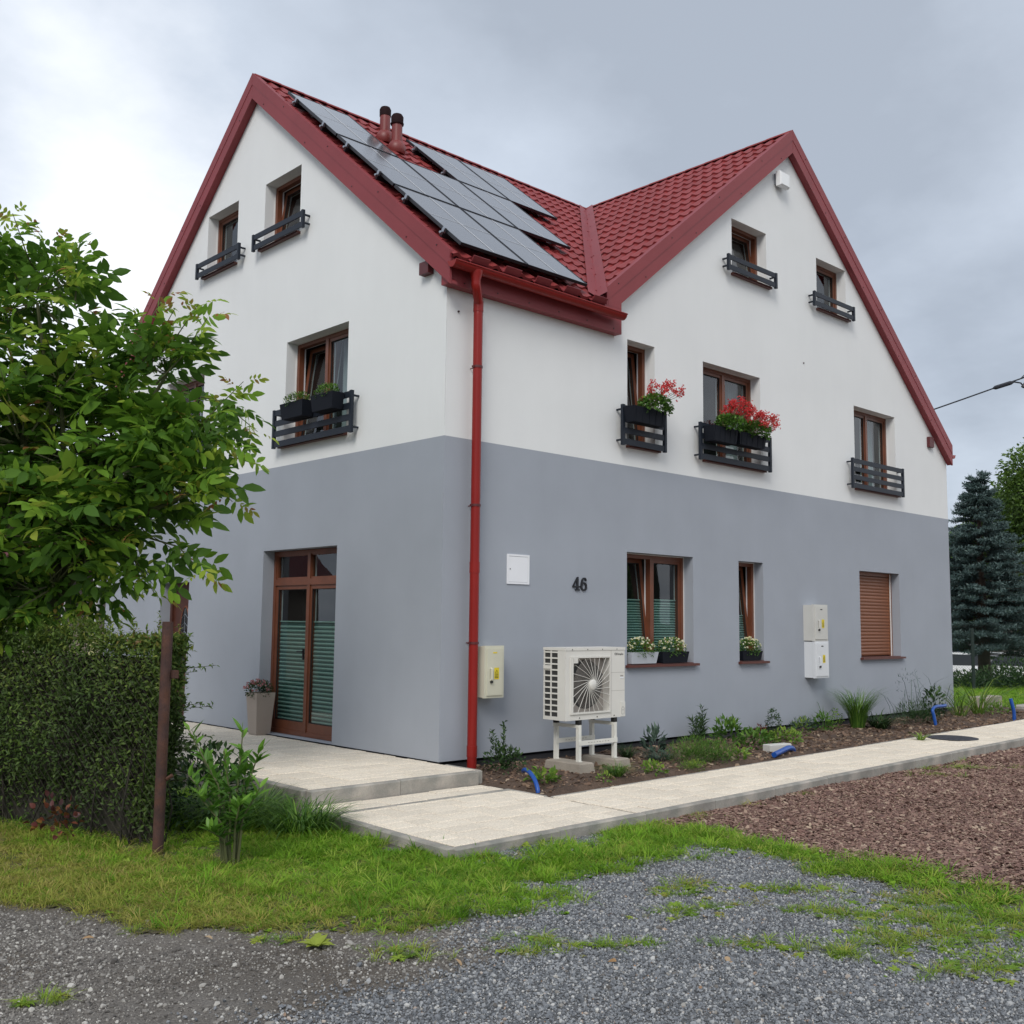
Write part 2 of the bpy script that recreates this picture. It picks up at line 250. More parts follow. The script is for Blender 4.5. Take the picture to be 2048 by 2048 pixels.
class MB:
    def __init__(s): s.v = []; s.f = []; s.mi = []; s.mats = []
    def _m(s, m):
        if m is None: return 0
        if m not in s.mats: s.mats.append(m)
        return s.mats.index(m)
    def add(s, V, F, m=None):
        b = len(s.v); s.v += [tuple(p) for p in V]; k = s._m(m)
        for f in F: s.f.append(tuple(b+i for i in f)); s.mi.append(k)
    def box(s, x0, x1, y0, y1, z0, z1, m=None, T=None):
        V = [(x, y, z) for z in (z0, z1) for y in (y0, y1) for x in (x0, x1)]
        if T is not None: V = [T @ Vector(p) for p in V]
        s.add(V, [(0, 2, 3, 1), (4, 5, 7, 6), (0, 1, 5, 4), (2, 6, 7, 3), (0, 4, 6, 2), (1, 3, 7, 5)], m)
    def cbox(s, x0, x1, y0, y1, z0, z1, c=0.01, m=None, T=None):
        """box with chamfered top edges"""
        V = [(x0, y0, z0), (x1, y0, z0), (x1, y1, z0), (x0, y1, z0), (x0, y0, z1-c), (x1, y0, z1-c), (x1, y1, z1-c), (x0, y1, z1-c),
             (x0+c, y0+c, z1), (x1-c, y0+c, z1), (x1-c, y1-c, z1), (x0+c, y1-c, z1)]
        if T is not None: V = [T @ Vector(p) for p in V]
        F = [(3, 2, 1, 0), (8, 9, 10, 11)]
        for a in range(4):
            b = (a+1) % 4; F += [(a, b, 4+b, 4+a), (4+a, 4+b, 8+b, 8+a)]
        s.add(V, F, m)
    def quad(s, a, b, c, d, m=None): s.add([a, b, c, d], [(0, 1, 2, 3)], m)
    def prism(s, poly, off, m=None):
        """poly: list of 3d points, extruded by vector off"""
        n = len(poly); off = Vector(off); V = [Vector(p) for p in poly] + [Vector(p)+off for p in poly]
        s.add(V, [tuple(range(n-1, -1, -1)), tuple(range(n, 2*n))] + [(i, (i+1) % n, n+(i+1) % n, n+i) for i in range(n)], m)
    def tube(s, pts, rad, n=8, m=None, cap=True):
        pts = [Vector(p) for p in pts]; k = len(pts)
        rad = [rad]*k if isinstance(rad, (int, float)) else rad
        V = []; ref = None
        for i, p in enumerate(pts):
            d = (pts[min(i+1, k-1)]-pts[max(i-1, 0)]).normalized()
            if ref is None:
                ref = d.orthogonal().normalized()
            else:
                ref = (ref - d*ref.dot(d)); ref = ref.normalized() if ref.length > 1e-6 else d.orthogonal().normalized()
            b = d.cross(ref)
            for j in range(n):
                a = 2*math.pi*j/n; V.append(p + (ref*math.cos(a)+b*math.sin(a))*rad[i])
        F = [(i*n+j, i*n+(j+1) % n, (i+1)*n+(j+1) % n, (i+1)*n+j) for i in range(k-1) for j in range(n)]
        if cap: F += [tuple(range(n-1, -1, -1)), tuple(range((k-1)*n, k*n))]
        s.add(V, F, m)
    def lathe(s, prof, c, n=20, m=None, axis='Z'):
        """prof: [(r,h)] revolved about a vertical axis at c"""
        V = []
        for r, h in prof:
            for j in range(n):
                a = 2*math.pi*j/n
                if axis == 'Z': V.append((c[0]+r*math.cos(a), c[1]+r*math.sin(a), c[2]+h))
                else: V.append((c[0]+r*math.cos(a), c[1]-h, c[2]+r*math.sin(a)))
        k = len(prof)
        s.add(V, [(i*n+j, i*n+(j+1) % n, (i+1)*n+(j+1) % n, (i+1)*n+j) for i in range(k-1) for j in range(n)] + [tuple(range(n-1, -1, -1)), tuple(range((k-1)*n, k*n))], m)
    def mesh(s, name, mats=None, smooth=False, recalc=True):
        me = bpy.data.meshes.new(name); me.from_pydata(s.v, [], s.f)
        ml = s.mats if s.mats else ([mats] if mats else [])
        for m in ml: me.materials.append(MATS[m])
        if s.mats and len(s.mats) > 1: me.polygons.foreach_set('material_index', s.mi)
        if recalc:
            bm = bmesh.new(); bm.from_mesh(me); bmesh.ops.recalc_face_normals(bm, faces=bm.faces); bm.to_mesh(me); bm.free()
        if smooth: me.polygons.foreach_set('use_smooth', [True]*len(me.polygons)); me.set_sharp_from_angle(angle=R(40))
        me.update(); return me
    def build(s, name, m=None, parent=None, smooth=False, recalc=True):
        return link(bpy.data.objects.new(name, s.mesh(name, m, smooth, recalc)), parent)

def np_mesh(name, V, F, m, rnd=None, parent=None, smooth=False):
    """fast mesh from numpy arrays; F (n,3) or (n,4)"""
    me = bpy.data.meshes.new(name); V = np.asarray(V, np.float32); F = np.asarray(F, np.int32); k = F.shape[1]
    me.vertices.add(len(V)); me.vertices.foreach_set('co', V.ravel())
    me.loops.add(F.size); me.loops.foreach_set('vertex_index', F.ravel())
    me.polygons.add(len(F)); me.polygons.foreach_set('loop_start', np.arange(0, F.size, k, dtype=np.int32))
    me.polygons.foreach_set('loop_total', np.full(len(F), k, np.int32))
    if smooth: me.polygons.foreach_set('use_smooth', np.ones(len(F), bool))
    me.materials.append(MATS[m]); me.update(calc_edges=True)
    if rnd is not None:
        a = me.attributes.new('rnd', 'FLOAT', 'POINT'); a.data.foreach_set('value', np.asarray(rnd, np.float32))
    return link(bpy.data.objects.new(name, me), parent)
def norm(a): return a/np.maximum(np.linalg.norm(a, axis=1, keepdims=True), 1e-9)
def leaf_arrays(P, D, Nn, ln, wd, rnd, fold=0.25, droop=0.15, wide=0.45):
    """folded leaf of 4 triangles: base, left, mid, right, tip"""
    n = len(P); D = norm(D); S = norm(np.cross(D, Nn)); Nn = np.cross(S, D)
    ln = np.broadcast_to(ln, (n,))[:, None]; wd = np.broadcast_to(wd, (n,))[:, None]
    mid = P + D*ln*wide; V = np.empty((n, 5, 3))
    V[:, 0] = P; V[:, 1] = mid - S*wd*0.5 + Nn*wd*fold; V[:, 2] = mid; V[:, 3] = mid + S*wd*0.5 + Nn*wd*fold; V[:, 4] = P + D*ln - Nn*ln*droop
    F = np.array([(0, 2, 1), (0, 3, 2), (1, 2, 4), (2, 3, 4)])[None] + (np.arange(n)*5)[:, None, None]
    return V.reshape(-1, 3), F.reshape(-1, 3), np.repeat(rnd, 5)
def leaf_fine(P, D, Nn, ln, wd, rnd, fold=0.15, droop=0.18):
    """smoother pointed oval leaf: three stations with a midrib, 12 triangles"""
    n = len(P); D = norm(D); S = norm(np.cross(D, Nn)); Nn = np.cross(S, D)
    ln = np.broadcast_to(ln, (n,))[:, None]; wd = np.broadcast_to(wd, (n,))[:, None]; V = np.empty((n, 11, 3)); V[:, 0] = P
    for k, (s, w) in enumerate(((0.16, 0.62), (0.45, 1.0), (0.76, 0.66))):
        c = P + D*ln*s - Nn*ln*droop*s*s
        V[:, 1+3*k] = c - S*wd*0.5*w + Nn*wd*fold*w; V[:, 2+3*k] = c; V[:, 3+3*k] = c + S*wd*0.5*w + Nn*wd*fold*w
    V[:, 10] = P + D*ln - Nn*ln*droop
    T = [(0, 2, 1), (0, 3, 2)]
    for k in range(2):
        a = 1+3*k; b = a+3; T += [(a, a+1, b+1), (a, b+1, b), (a+1, a+2, b+2), (a+1, b+2, b+1)]
    T += [(7, 8, 10), (8, 9, 10)]
    F = np.array(T)[None] + (np.arange(n)*11)[:, None, None]
    return V.reshape(-1, 3), F.reshape(-1, 3), np.repeat(rnd, 11)
def blade_arrays(P, D, ln, wd, bend, rnd, up=None):
    """curved grass blade: 3 segments, 5 triangles; D initial direction, bend: sideways/down curve vector"""
    n = len(P); ln = np.broadcast_to(ln, (n,))[:, None]; wd = np.broadcast_to(wd, (n,))[:, None]
    S = norm(np.cross(D, bend + np.array([1e-4, 2e-4, 0]))); V = np.empty((n, 7, 3))
    p1 = P + D*ln*0.4 + bend*ln*0.06; p2 = P + D*ln*0.75 + bend*ln*0.28; p3 = P + D*ln*0.95 + bend*ln*0.62
    V[:, 0] = P-S*wd*0.4; V[:, 1] = P+S*wd*0.4; V[:, 2] = p1-S*wd*0.5; V[:, 3] = p1+S*wd*0.5; V[:, 4] = p2-S*wd*0.35; V[:, 5] = p2+S*wd*0.35; V[:, 6] = p3
    F = np.array([(0, 1, 3), (0, 3, 2), (2, 3, 5), (2, 5, 4), (4, 5, 6)])[None] + (np.arange(n)*7)[:, None, None]
    return V.reshape(-1, 3), F.reshape(-1, 3), np.repeat(rnd, 7)
def cat_arrays(L):
    V, F, r = [], [], []; b = 0
    for v, f, q in L: V.append(v); F.append(f+b); r.append(q); b += len(v)
    return np.concatenate(V), np.concatenate(F), np.concatenate(r)
def rand_dirs(n, zmin=-1.0):
    z = rng.uniform(zmin, 1, n); a = rng.uniform(0, 2*math.pi, n); s = np.sqrt(1-z*z); return np.stack([s*np.cos(a), s*np.sin(a), z], 1)
UPV = np.array([0, 0, 1.0])
def inpoly(x, y, poly):
    inside = np.zeros(len(x), bool); j = len(poly)-1
    for i in range(len(poly)):
        xi, yi = poly[i]; xj, yj = poly[j]
        c = ((yi > y) != (yj > y)) & (x < (xj-xi)*(y-yi)/(yj-yi+1e-12)+xi); inside ^= c; j = i
    return inside
def vnoise(x, y, s, seed=0):
    """cheap smooth value noise 0..1"""
    r = np.random.default_rng(seed); T = r.random((64, 64)); u = x*s+1000.0; v = y*s+1000.0
    i = np.floor(u).astype(int); j = np.floor(v).astype(int); fu = u-i; fv = v-j; fu = fu*fu*(3-2*fu); fv = fv*fv*(3-2*fv)
    g = lambda a, b: T[a % 64, b % 64]
    return (g(i, j)*(1-fu)+g(i+1, j)*fu)*(1-fv)+(g(i, j+1)*(1-fu)+g(i+1, j+1)*fu)*fv

def source_set(cname, meshes):
    c = bpy.data.collections.new(cname)
    for i, me in enumerate(meshes):
        o = bpy.data.objects.new(me.name, me); c.objects.link(o)
    return c
def scatter(name, P, rot, scl, coll, nvar):
    """one 'stuff' object: instances of the collection's meshes on points"""
    n = len(P); me = bpy.data.meshes.new(name); me.vertices.add(n); me.vertices.foreach_set('co', np.asarray(P, np.float32).ravel())
    a = me.attributes.new('rot', 'FLOAT_VECTOR', 'POINT'); a.data.foreach_set('vector', np.asarray(rot, np.float32).ravel())
    scl = np.asarray(scl, np.float32)
    if scl.ndim == 1: scl = np.repeat(scl[:, None], 3, 1)
    a = me.attributes.new('scl', 'FLOAT_VECTOR', 'POINT'); a.data.foreach_set('vector', scl.ravel())
    a = me.attributes.new('idx', 'INT', 'POINT'); a.data.foreach_set('value', rng.integers(0, nvar, n).astype(np.int32))
    o = link(bpy.data.objects.new(name, me)); ng = bpy.data.node_groups.new(name+'_nodes', 'GeometryNodeTree')
    ng.interface.new_socket('Geometry', in_out='INPUT', socket_type='NodeSocketGeometry'); ng.interface.new_socket('Geometry', in_out='OUTPUT', socket_type='NodeSocketGeometry')
    N = ng.nodes; L = ng.links; gi = N.new('NodeGroupInput'); go = N.new('NodeGroupOutput'); ip = N.new('GeometryNodeInstanceOnPoints')
    ci = N.new('GeometryNodeCollectionInfo'); ci.inputs['Collection'].default_value = coll; ci.inputs['Separate Children'].default_value = True; ci.inputs['Reset Children'].default_value = True
    def na(nm, t): q = N.new('GeometryNodeInputNamedAttribute'); q.data_type = t; q.inputs['Name'].default_value = nm; return q.outputs['Attribute']
    e2r = N.new('FunctionNodeEulerToRotation'); L.new(na('rot', 'FLOAT_VECTOR'), e2r.inputs[0])
    L.new(gi.outputs[0], ip.inputs['Points']); L.new(ci.outputs[0], ip.inputs['Instance']); ip.inputs['Pick Instance'].default_value = True
    L.new(na('idx', 'INT'), ip.inputs['Instance Index']); L.new(e2r.outputs[0], ip.inputs['Rotation']); L.new(na('scl', 'FLOAT_VECTOR'), ip.inputs['Scale'])
    L.new(ip.outputs[0], go.inputs[0]); md = o.modifiers.new('scatter', 'NODES'); md.node_group = ng
    return stuff(o)

# ------------------------------------------------------------------ ground
def sstep(t): t = np.clip(t, 0, 1); return t*t*(3-2*t)
def gz(x, y):
    x = np.asarray(x, float); y = np.asarray(y, float)
    dep = (x-CAMP.x)*_f.x + (y-CAMP.y)*_f.y
    near = 0.012*np.sin(x*1.3+0.6)*np.sin(y*1.1+1.0) + 0.006*np.sin(x*3.1+y*2.3)
    return -0.22 + 0.005*np.clip(x, 0, 12) + near - 0.8*sstep((dep-33)/8.0)
def zpath(x): return -0.13 + 0.0085*np.maximum(x, 0.0)
def axis_coords(lo, hi, step, far):
    c = list(np.arange(lo, hi+1e-6, step)); s = step; a = hi; b = lo; left = []
    while a < far: s *= 1.35; a += s; c.append(a); b -= s; left.append(b)
    return np.array(left[::-1]+c)
xs = axis_coords(-8, 14, 0.25, 900); ys = axis_coords(-9, 8, 0.25, 900)
X, Y = np.meshgrid(xs, ys, indexing='ij'); V = np.stack([X, Y, gz(X, Y)], -1).reshape(-1, 3)
ni, nj = len(xs), len(ys); I, J = np.meshgrid(np.arange(ni-1), np.arange(nj-1), indexing='ij'); b = (I*nj+J).ravel()
struct(np_mesh('ground', V, np.stack([b, b+nj, b+nj+1, b+1], 1), 'ground_dirt', smooth=True))
def sheet(name, poly, step, dz, m, seed=1, jag=0.0, zf=None, bump=0.0):
    p = np.array(poly); x0, y0 = p.min(0)-0.3; x1, y1 = p.max(0)+0.3
    gx = np.arange(x0, x1, step); gy = np.arange(y0, y1, step); X, Y = np.meshgrid(gx, gy, indexing='ij')
    cx = (X[:-1, :-1]+step/2).ravel(); cy = (Y[:-1, :-1]+step/2).ravel()
    ok = inpoly(cx + jag*(vnoise(cx, cy, 4, seed)-0.5), cy + jag*(vnoise(cx, cy, 4, seed+9)-0.5), poly)
    I, J = np.meshgrid(np.arange(len(gx)-1), np.arange(len(gy)-1), indexing='ij'); b = (I*len(gy)+J).ravel()[ok]
    Z = (gz(X, Y) if zf is None else zf(X, Y)) + dz + bump*(vnoise(X, Y, 5, seed+3)-0.5)
    V = np.stack([X, Y, Z], -1).reshape(-1, 3); k = len(gy); F = np.stack([b, b+k, b+k+1, b+1], 1)
    use = np.unique(F); mp = np.zeros(len(V), int); mp[use] = np.arange(len(use))
    return struct(np_mesh(name, V[use], mp[F], m, smooth=True))
GRASS = [(-4.9, -1.81), (-4.62, -2.27), (-4.4, -2.8), (-4.15, -3.22), (-3.95, -3.46), (-3.51, -3.74), (-3.07, -4.1), (-2.83, -4.1), (-2.48, -3.89), (-2.12, -3.71), (-1.64, -3.67), (-1.37, -3.8), (-0.84, -3.69), (-0.45, -3.75), (-0.29, -4.06), (-0.25, -4.46), (-0.39, -4.93), (-0.51, -5.35), (-0.62, -5.73), (-0.77, -6.22), (-1.0, -7.2),
         (0.3, -7.2), (0.11, -5.89), (0.07, -5.59), (0.08, -5.24), (0.17, -4.82), (0.12, -4.23), (0.14, -3.77), (0.19, -3.14), (0.09, -2.88), (-0.6, -3.0), (-1.05, -3.05), (-1.5, -3.1), (-1.91, -2.95), (-2.25, -2.85), (-2.14, -0.9), (-2.08, 1.2), (-3.0, 1.2), (-3.1, -0.8), (-3.55, -0.3), (-4.2, 1.6), (-5.6, 3.5), (-7.5, 4.5)]
GRAVEL = [(-6.2, -4.6), (-5.3, -4.6), (-4.2, -4.75), (-3.55, -4.75), (-3.2, -4.35), (-3.05, -4.05), (-2.8, -4.05), (-2.48, -3.82), (-2.12, -3.6), (-1.64, -3.55), (-1.3, -3.65), (-0.84, -3.6), (-0.4, -3.65), (-0.2, -4.1), (-0.2, -4.5), (-0.3, -4.9), (-0.5, -5.35), (-0.5, -6.2), (-0.9, -7.6), (-2.2, -9.2), (-6.5, -8.2)]
GRAVEL2 = [(-2.3, -2.86), (-1.9, -3.15), (-1.2, -3.2), (-0.4, -3.1), (0.2, -2.8), (-1.0, -2.83)]
RED = [(0.05, -2.80), (12.0, -2.80), (22.0, -3.2), (22.0, -9.0), (6.0, -9.5), (0.3, -8.5), (0.02, -5.9), (0.0, -5.2), (0.05, -4.8), (0.02, -4.2), (0.05, -3.7), (0.1, -3.1)]
sheet('gravel_drive', GRAVEL, 0.08, 0.004, 'gravel_bed', 3, 0.35)
sheet('gravel_strip', GRAVEL2, 0.06, 0.005, 'gravel_bed', 5, 0.05)
sheet('slate_chip_bed', RED, 0.10, 0.006, 'red_bed', 4, 0.15)
sheet('verge', GRASS, 0.06, 0.009, 'lawn_soil', 6, 0.6)
sheet('lawn', [(12.8, 0.25), (17.0, 0.1), (30, -0.5), (34, 4), (24, 8), (12.8, 7)], 0.25, 0.03, 'lawn_far', 8, 0.0)
BED = [(-0.04, -1.72), (13.6, -1.60), (14.2, -0.2), (14.2, 0.5), (12.36, 0.5), (12.36, 0.06), (-0.04, 0.06)]
def zbed(X, Y): return np.where(Y > -1.52, -0.075 - 0.02*np.clip(-Y/1.6, 0, 1) - 0.05*np.clip((0.35-X)/0.35, 0, 1)*(Y < -0.6), zpath(X)-0.03) + 0.03*(vnoise(X, Y, 3.0, 31)-0.5) + 0.016*(vnoise(X, Y, 9.0, 32)-0.5)
sheet('planting_bed', BED, 0.05, 0.0, 'bed_soil', 9, 0.0, zf=zbed)

# ------------------------------------------------------------------ paving: terrace, landing and path (pavers and kerb stones are pieces)
PAV = {}
def paver_mesh(l, w):
    k = (round(l, 3), round(w, 3))
    if k not in PAV:
        m = MB(); m.cbox(0, l, 0, w, -0.05, 0.0, 0.006); PAV[k] = m.mesh('paver', 'paver')
    return PAV[k]
def lay(parent, x0, x1, y0, y1, zf, rows_along_x=True, limit=None):
    """courses of mixed-length pavers"""
    a = y0 if rows_along_x else x0; aend = y1 if rows_along_x else x1; first, last = (x0, x1) if rows_along_x else (y0, y1)
    wid = [0.21, 0.14, 0.21, 0.21]; k = 0; cnt = 0
    while a < aend-0.03:
        w = min(wid[k % 4], aend-a)
        if aend-a-w < 0.05: w = aend-a
        p = first - random.uniform(0, 0.2)
        while p < last-0.01:
            l = random.choice((0.21, 0.28, 0.35, 0.42)); s = max(p, first); e = min(p+l, last)
            if last-e < 0.06: e = last
            if e-s > 0.03:
                j = random.uniform(0.006, 0.013); o = bpy.data.objects.new('paver', paver_mesh(e-s-j, w-j)); dz = random.uniform(-0.003, 0.003)
                cx, cy = ((s+e)/2, a+w/2) if rows_along_x else (a+w/2, (s+e)/2)
                z = zf(cx)+dz
                Mx = Matrix.Translation((cx, cy, z)) @ Euler((random.uniform(-.004, .004), random.uniform(-.004, .004), 0 if rows_along_x else math.pi/2)).to_matrix().to_4x4() @ Matrix.Translation((-(e-s-j)/2, -(w-j)/2, 0))
                o.matrix_world = Mx; COL.objects.link(o); o.parent = parent; cnt += 1
            p = e
        a += w; k += 1
    return cnt
def kerb(parent, p0, p1, h, zt, inward, n=None, t=0.08):
    """row of kerb stones from p0 to p1 (2d), top height function zt"""
    p0 = Vector((*p0, 0)); p1 = Vector((*p1, 0)); d = p1-p0; Ln = d.length; n = n or max(1, round(Ln)); d.normalize(); ang = math.atan2(d.y, d.x)
    for i in range(n):
        l = Ln/n-0.006; m = MB(); m.cbox(0, l, -t/2, t/2, -h, 0, 0.012)
        o = bpy.data.objects.new('kerb_stone', m.mesh('kerb_stone', 'kerb')); s = p0+d*(Ln/n*i+0.003); e = s+d*l
        o.matrix_world = Matrix.Translation((s.x, s.y, zt(s.x)+random.uniform(-.003, .003))) @ Matrix.Rotation(ang, 4, 'Z') @ Matrix.Rotation(-math.atan2(zt(e.x)-zt(s.x), l), 4, 'Y')
        COL.objects.link(o); o.parent = parent
m = MB(); m.box(-1.99, 0.02, -0.60, 9.2, -0.45, -0.014); terr = struct(m.build('terrace', 'joint_sand'))
lay(terr, -1.95, -0.005, -0.605, 6.4, lambda x: 0.0, True)
kerb(terr, (-2.0, -0.65), (-0.04, -0.65), 0.30, lambda x: 0.002, 1, 2)
kerb(terr, (-2.0, 6.35), (-2.0, -0.60), 0.40, lambda x: 0.002, 1, 7)
kerb(terr, (0.01, -0.66), (0.01, -0.10), 0.30, lambda x: 0.003, 1, 1, 0.05)
m = MB(); m.prism([(-2.06, -0.70, -0.42), (-2.16, -2.72, -0.42), (0.0, -2.72, -0.42), (0.0, -0.70, -0.42)], (0, 0, 0.42-0.140)); land = struct(m.build('landing', 'joint_sand'))
lay(land, -2.03, -0.03, -1.06, -0.71, lambda x: -0.13)
lay(land, -2.08, -0.03, -2.74, -1.145, lambda x: -0.13)
kerb(land, (-2.03, -1.10), (0.0, -1.10), 0.05, lambda x: -0.127, 1, 2, 0.06)
kerb(land, (-2.07, -0.70), (-2.16, -2.80), 0.35, lambda x: -0.126, 1, 2)
kerb(land, (-2.14, -2.80), (0.0, -2.78), 0.35, lambda x: -0.127, 1, 2)
kerb(land, (0.0, -0.72), (0.0, -1.62), 0.12, lambda x: -0.128, 1, 1, 0.03)
m = MB(); m.prism([(0.0, -2.74, -0.42), (20.0, -2.66, -0.25), (20.0, -1.68, -0.25), (0.0, -1.68, -0.42)], (0, 0, 0.42-0.141))
path = struct(m.build('path', 'joint_sand'))
lay(path, 0.005, 12.5, -2.735, -1.68, zpath, True)
kerb(path, (0.0, -2.78), (20.0, -2.70), 0.35, lambda x: zpath(x)+0.004, 1, 20)
kerb(path, (0.0, -1.665), (13.6, -1.665), 0.10, lambda x: zpath(x)+0.001, 1, 14, 0.03)

# ------------------------------------------------------------------ house
HX, HY = 12.33, 8.95
AX, AZ, AY = 6.94, 9.32, 4.36           # ridge of the front wing at x=AX, ridge of the side wing at y=AY
SM, SR = 0.838, 0.815                   # slopes: side wing, front wing
BAND = 3.51
house = thing('house', 'white and grey rendered house with red metal tile roof and two gables', 'house', (0, 0, 0))
def zm(y): return AZ - SM*abs(AY-y)     # reference plane (edge of the verge flashing)
def zr(x): return AZ - SR*abs(AX-x)
OPEN_R = dict(W1=(3.04, 4.42, 0.97, 2.40), W2=(5.49, 6.11, 0.97, 2.40), W3=(8.94, 10.32, 0.97, 2.40), WA=(3.05, 3.61, 3.78, 5.18), WB=(4.68, 6.10, 3.78, 5.18), WC=(8.88, 10.31, 3.78, 5.18), WD=(5.41, 6.32, 6.64, 7.48), WE=(7.77, 8.70, 6.62, 7.47))
OPEN_L = dict(D=(2.02, 3.77, 0.012, 2.40), E=(5.90, 6.85, 0.012, 2.03), U=(1.90, 3.35, 3.78, 5.18), U2=(5.69, 6.95, 3.78, 5.18), G=(3.13, 4.07, 6.66, 7.60), H=(4.84, 5.77, 6.66, 7.60))
REV = 0.165
def facade(name, face, width, opens, planes):
    F = (lambda a, d, z: (a, d, z)) if face == 'R' else (lambda a, d, z: (d, a, z))
    A = sorted({0.0, width} | {v for o in opens.values() for v in o[:2]} | set(np.round(np.arange(1, width, 1.0), 2)))
    Z = sorted({0.012, BAND, 9.6} | {v for o in opens.values() for v in o[2:]})
    bm = bmesh.new(); vc = {}
    def vert(a, z):
        k = (round(a, 4), round(z, 4))
        if k not in vc: vc[k] = bm.verts.new(F(a, 0, z))
        return vc[k]
    for a0, a1 in zip(A, A[1:]):
        for z0, z1 in zip(Z, Z[1:]):
            am, zm_ = (a0+a1)/2, (z0+z1)/2
            if any(o[0] < am < o[1] and o[2] < zm_ < o[3] for o in opens.values()): continue
            f = bm.faces.new([vert(a0, z0), vert(a1, z0), vert(a1, z1), vert(a0, z1)] if face == 'R' else [vert(a1, z0), vert(a0, z0), vert(a0, z1), vert(a1, z1)])
            f.material_index = 1 if zm_ < BAND else 0
    for co, no in planes: bmesh.ops.bisect_plane(bm, geom=bm.verts[:]+bm.edges[:]+bm.faces[:], plane_co=co, plane_no=no, clear_outer=True)
    for a0, a1, z0, z1 in opens.values():          # reveals
        k = 1 if z1 < BAND else 0
        for (p, q) in (((a0, z0), (a0, z1)), ((a0, z1), (a1, z1)), ((a1, z1), (a1, z0)), ((a1, z0), (a0, z0))):
            f = bm.faces.new([bm.verts.new(F(p[0], 0, p[1])), bm.verts.new(F(q[0], 0, q[1])), bm.verts.new(F(q[0], REV+0.09, q[1])), bm.verts.new(F(p[0], REV+0.09, p[1]))]); f.material_index = k
    me = bpy.data.meshes.new(name); bm.to_mesh(me); bm.free(); me.materials.append(MATS['stucco_white']); me.materials.append(MATS['stucco_grey'])
    return link(bpy.data.objects.new(name, me), house)
dz = 0.06
n1 = Vector((-SR, 0, 1)); n2 = Vector((SR, 0, 1))
facade('wall', 'R', HX, OPEN_R, [(Vector((AX, 0, AZ-dz)), n1), (Vector((AX, 0, AZ-dz)), n2), (Vector((0, 0, 0)), Vector((0, 0, -1)))])
facade('wall', 'L', HY, OPEN_L, [(Vector((0, AY, AZ-dz)), Vector((0, -SM, 1))), (Vector((0, AY, AZ-dz)), Vector((0, SM, 1)))])
m = MB()   # the strip of front wall under the eaves of the side wing, and the two far walls
m.add([(HX, 0.0, 0), (HX, HY, 0), (HX, HY, BAND), (HX, 0.0, BAND)], [(0, 1, 2, 3)], 'stucco_grey'); m.add([(HX, 0.0, BAND), (HX, HY, BAND), (HX, HY, zr(HX)-.05), (HX, 0.0, zr(HX)-.05)], [(0, 1, 2, 3)], 'stucco_white')
m.add([(HX, HY, 0), (0, HY, 0), (0, HY, BAND), (HX, HY, BAND)], [(0, 1, 2, 3)], 'stucco_grey')
m.add([(HX, HY, BAND), (0, HY, BAND), (0, HY, zm(HY)-.05), (1.5, HY, zr(1.5)), (AX, HY, AZ-.1), (HX, HY, zr(HX)-.05)], [(0, 1, 2, 3, 4, 5)], 'stucco_white')
m.build('back_wall', None, house, recalc=False); m = MB()
m.quad((0, 0.004, 3.52), (2.9, 0.004, 3.52), (2.9, 0.004, 5.6), (0, 0.004, 5.6), 'stucco_white'); m.build('eaves_wall', None, house, recalc=False)
m = MB(); m.box(0.03, HX-0.02, 0.03, HY-0.03, -0.35, -0.02); m.build('plinth', 'plinth_dark', house)

# -- roof slopes
def deck(name, pts):
    m = MB(); m.prism(pts, (0, 0, -0.10)); return m.build(name, 'red_sheet', house)
TD = 0.045        # tile plane below the flashing edge (vertical)
EY = -0.20        # eaves of the side wing
valley = lambda y: AX - (AY-y)*SM/SR
off = TD+0.03
roof_side = deck('roof_slope', [(-0.07, EY+.03, zm(EY+.03)-off), (valley(EY+.03), EY+.03, zm(EY+.03)-off), (AX, AY, AZ-off), (-0.07, AY, AZ-off)])
deck('roof_slope', [(-0.07, AY, AZ-off), (AX, AY, AZ-off), (valley(-0.2), 2*AY+0.2, zm(-0.2)-off), (-0.07, 2*AY+0.2, zm(-0.2)-off)])
roof_front = deck('roof_slope', [(valley(-0.07), -0.07, zr(valley(-0.07))-off), (AX, -0.07, AZ-off), (AX, AY, AZ-off)])
deck('roof_slope', [(AX, -0.07, AZ-off), (12.42, -0.07, zr(12.42)-off), (12.42, HY+.1, zr(12.42)-off), (AX, HY+.1, AZ-off)])
deck('roof_slope', [(AX, AY, AZ-off), (AX, HY+.1, AZ-off), (1.6, HY+.1, zr(1.6)-off), (valley(-0.2), 2*AY+0.2, zm(-0.2)-off)])
# -- pressed tiles: one shared mesh, whole tiles are copies, tiles at the valley are cut
TW, TL = 0.195, 0.35
def tile_geom():
    us = np.linspace(0, 1, 8); V = []; prof = [0.008 + 0.016*(math.cos(2*math.pi*(u-0.3))+0.30*math.cos(4*math.pi*(u-0.3))) for u in us]
    for v, dn in ((-0.03, -0.006), (TL*0.90, 0.022), (TL, 0.027), (TL+0.004, -0.014)):
        for u, h in zip(us, prof): V.append((u*TW, v, h+dn))
    F = [(r*8+i, r*8+i+1, (r+1)*8+i+1, (r+1)*8+i) for r in range(3) for i in range(7)]
    return V, F
TV, TF = tile_geom()
tile_me = bpy.data.meshes.new('roof_tile'); tile_me.from_pydata(TV, [], TF); tile_me.materials.append(MATS['red_tile'])
tile_me.polygons.foreach_set('use_smooth', [True]*len(TF)); tile_me.set_sharp_from_angle(angle=R(50))
PANELS = [(0, 0), (0, 1), (1, 0), (1, 1), (1, 2), (2, 0), (2, 2), (2, 3)]     # (row from the eaves, column)
PX0, PW, PLEN = 0.0, 1.03, 1.64
ROWS = [-5.88, -4.22, -2.56]       # lower edge of each panel row, metres down the slope from the ridge (negative)
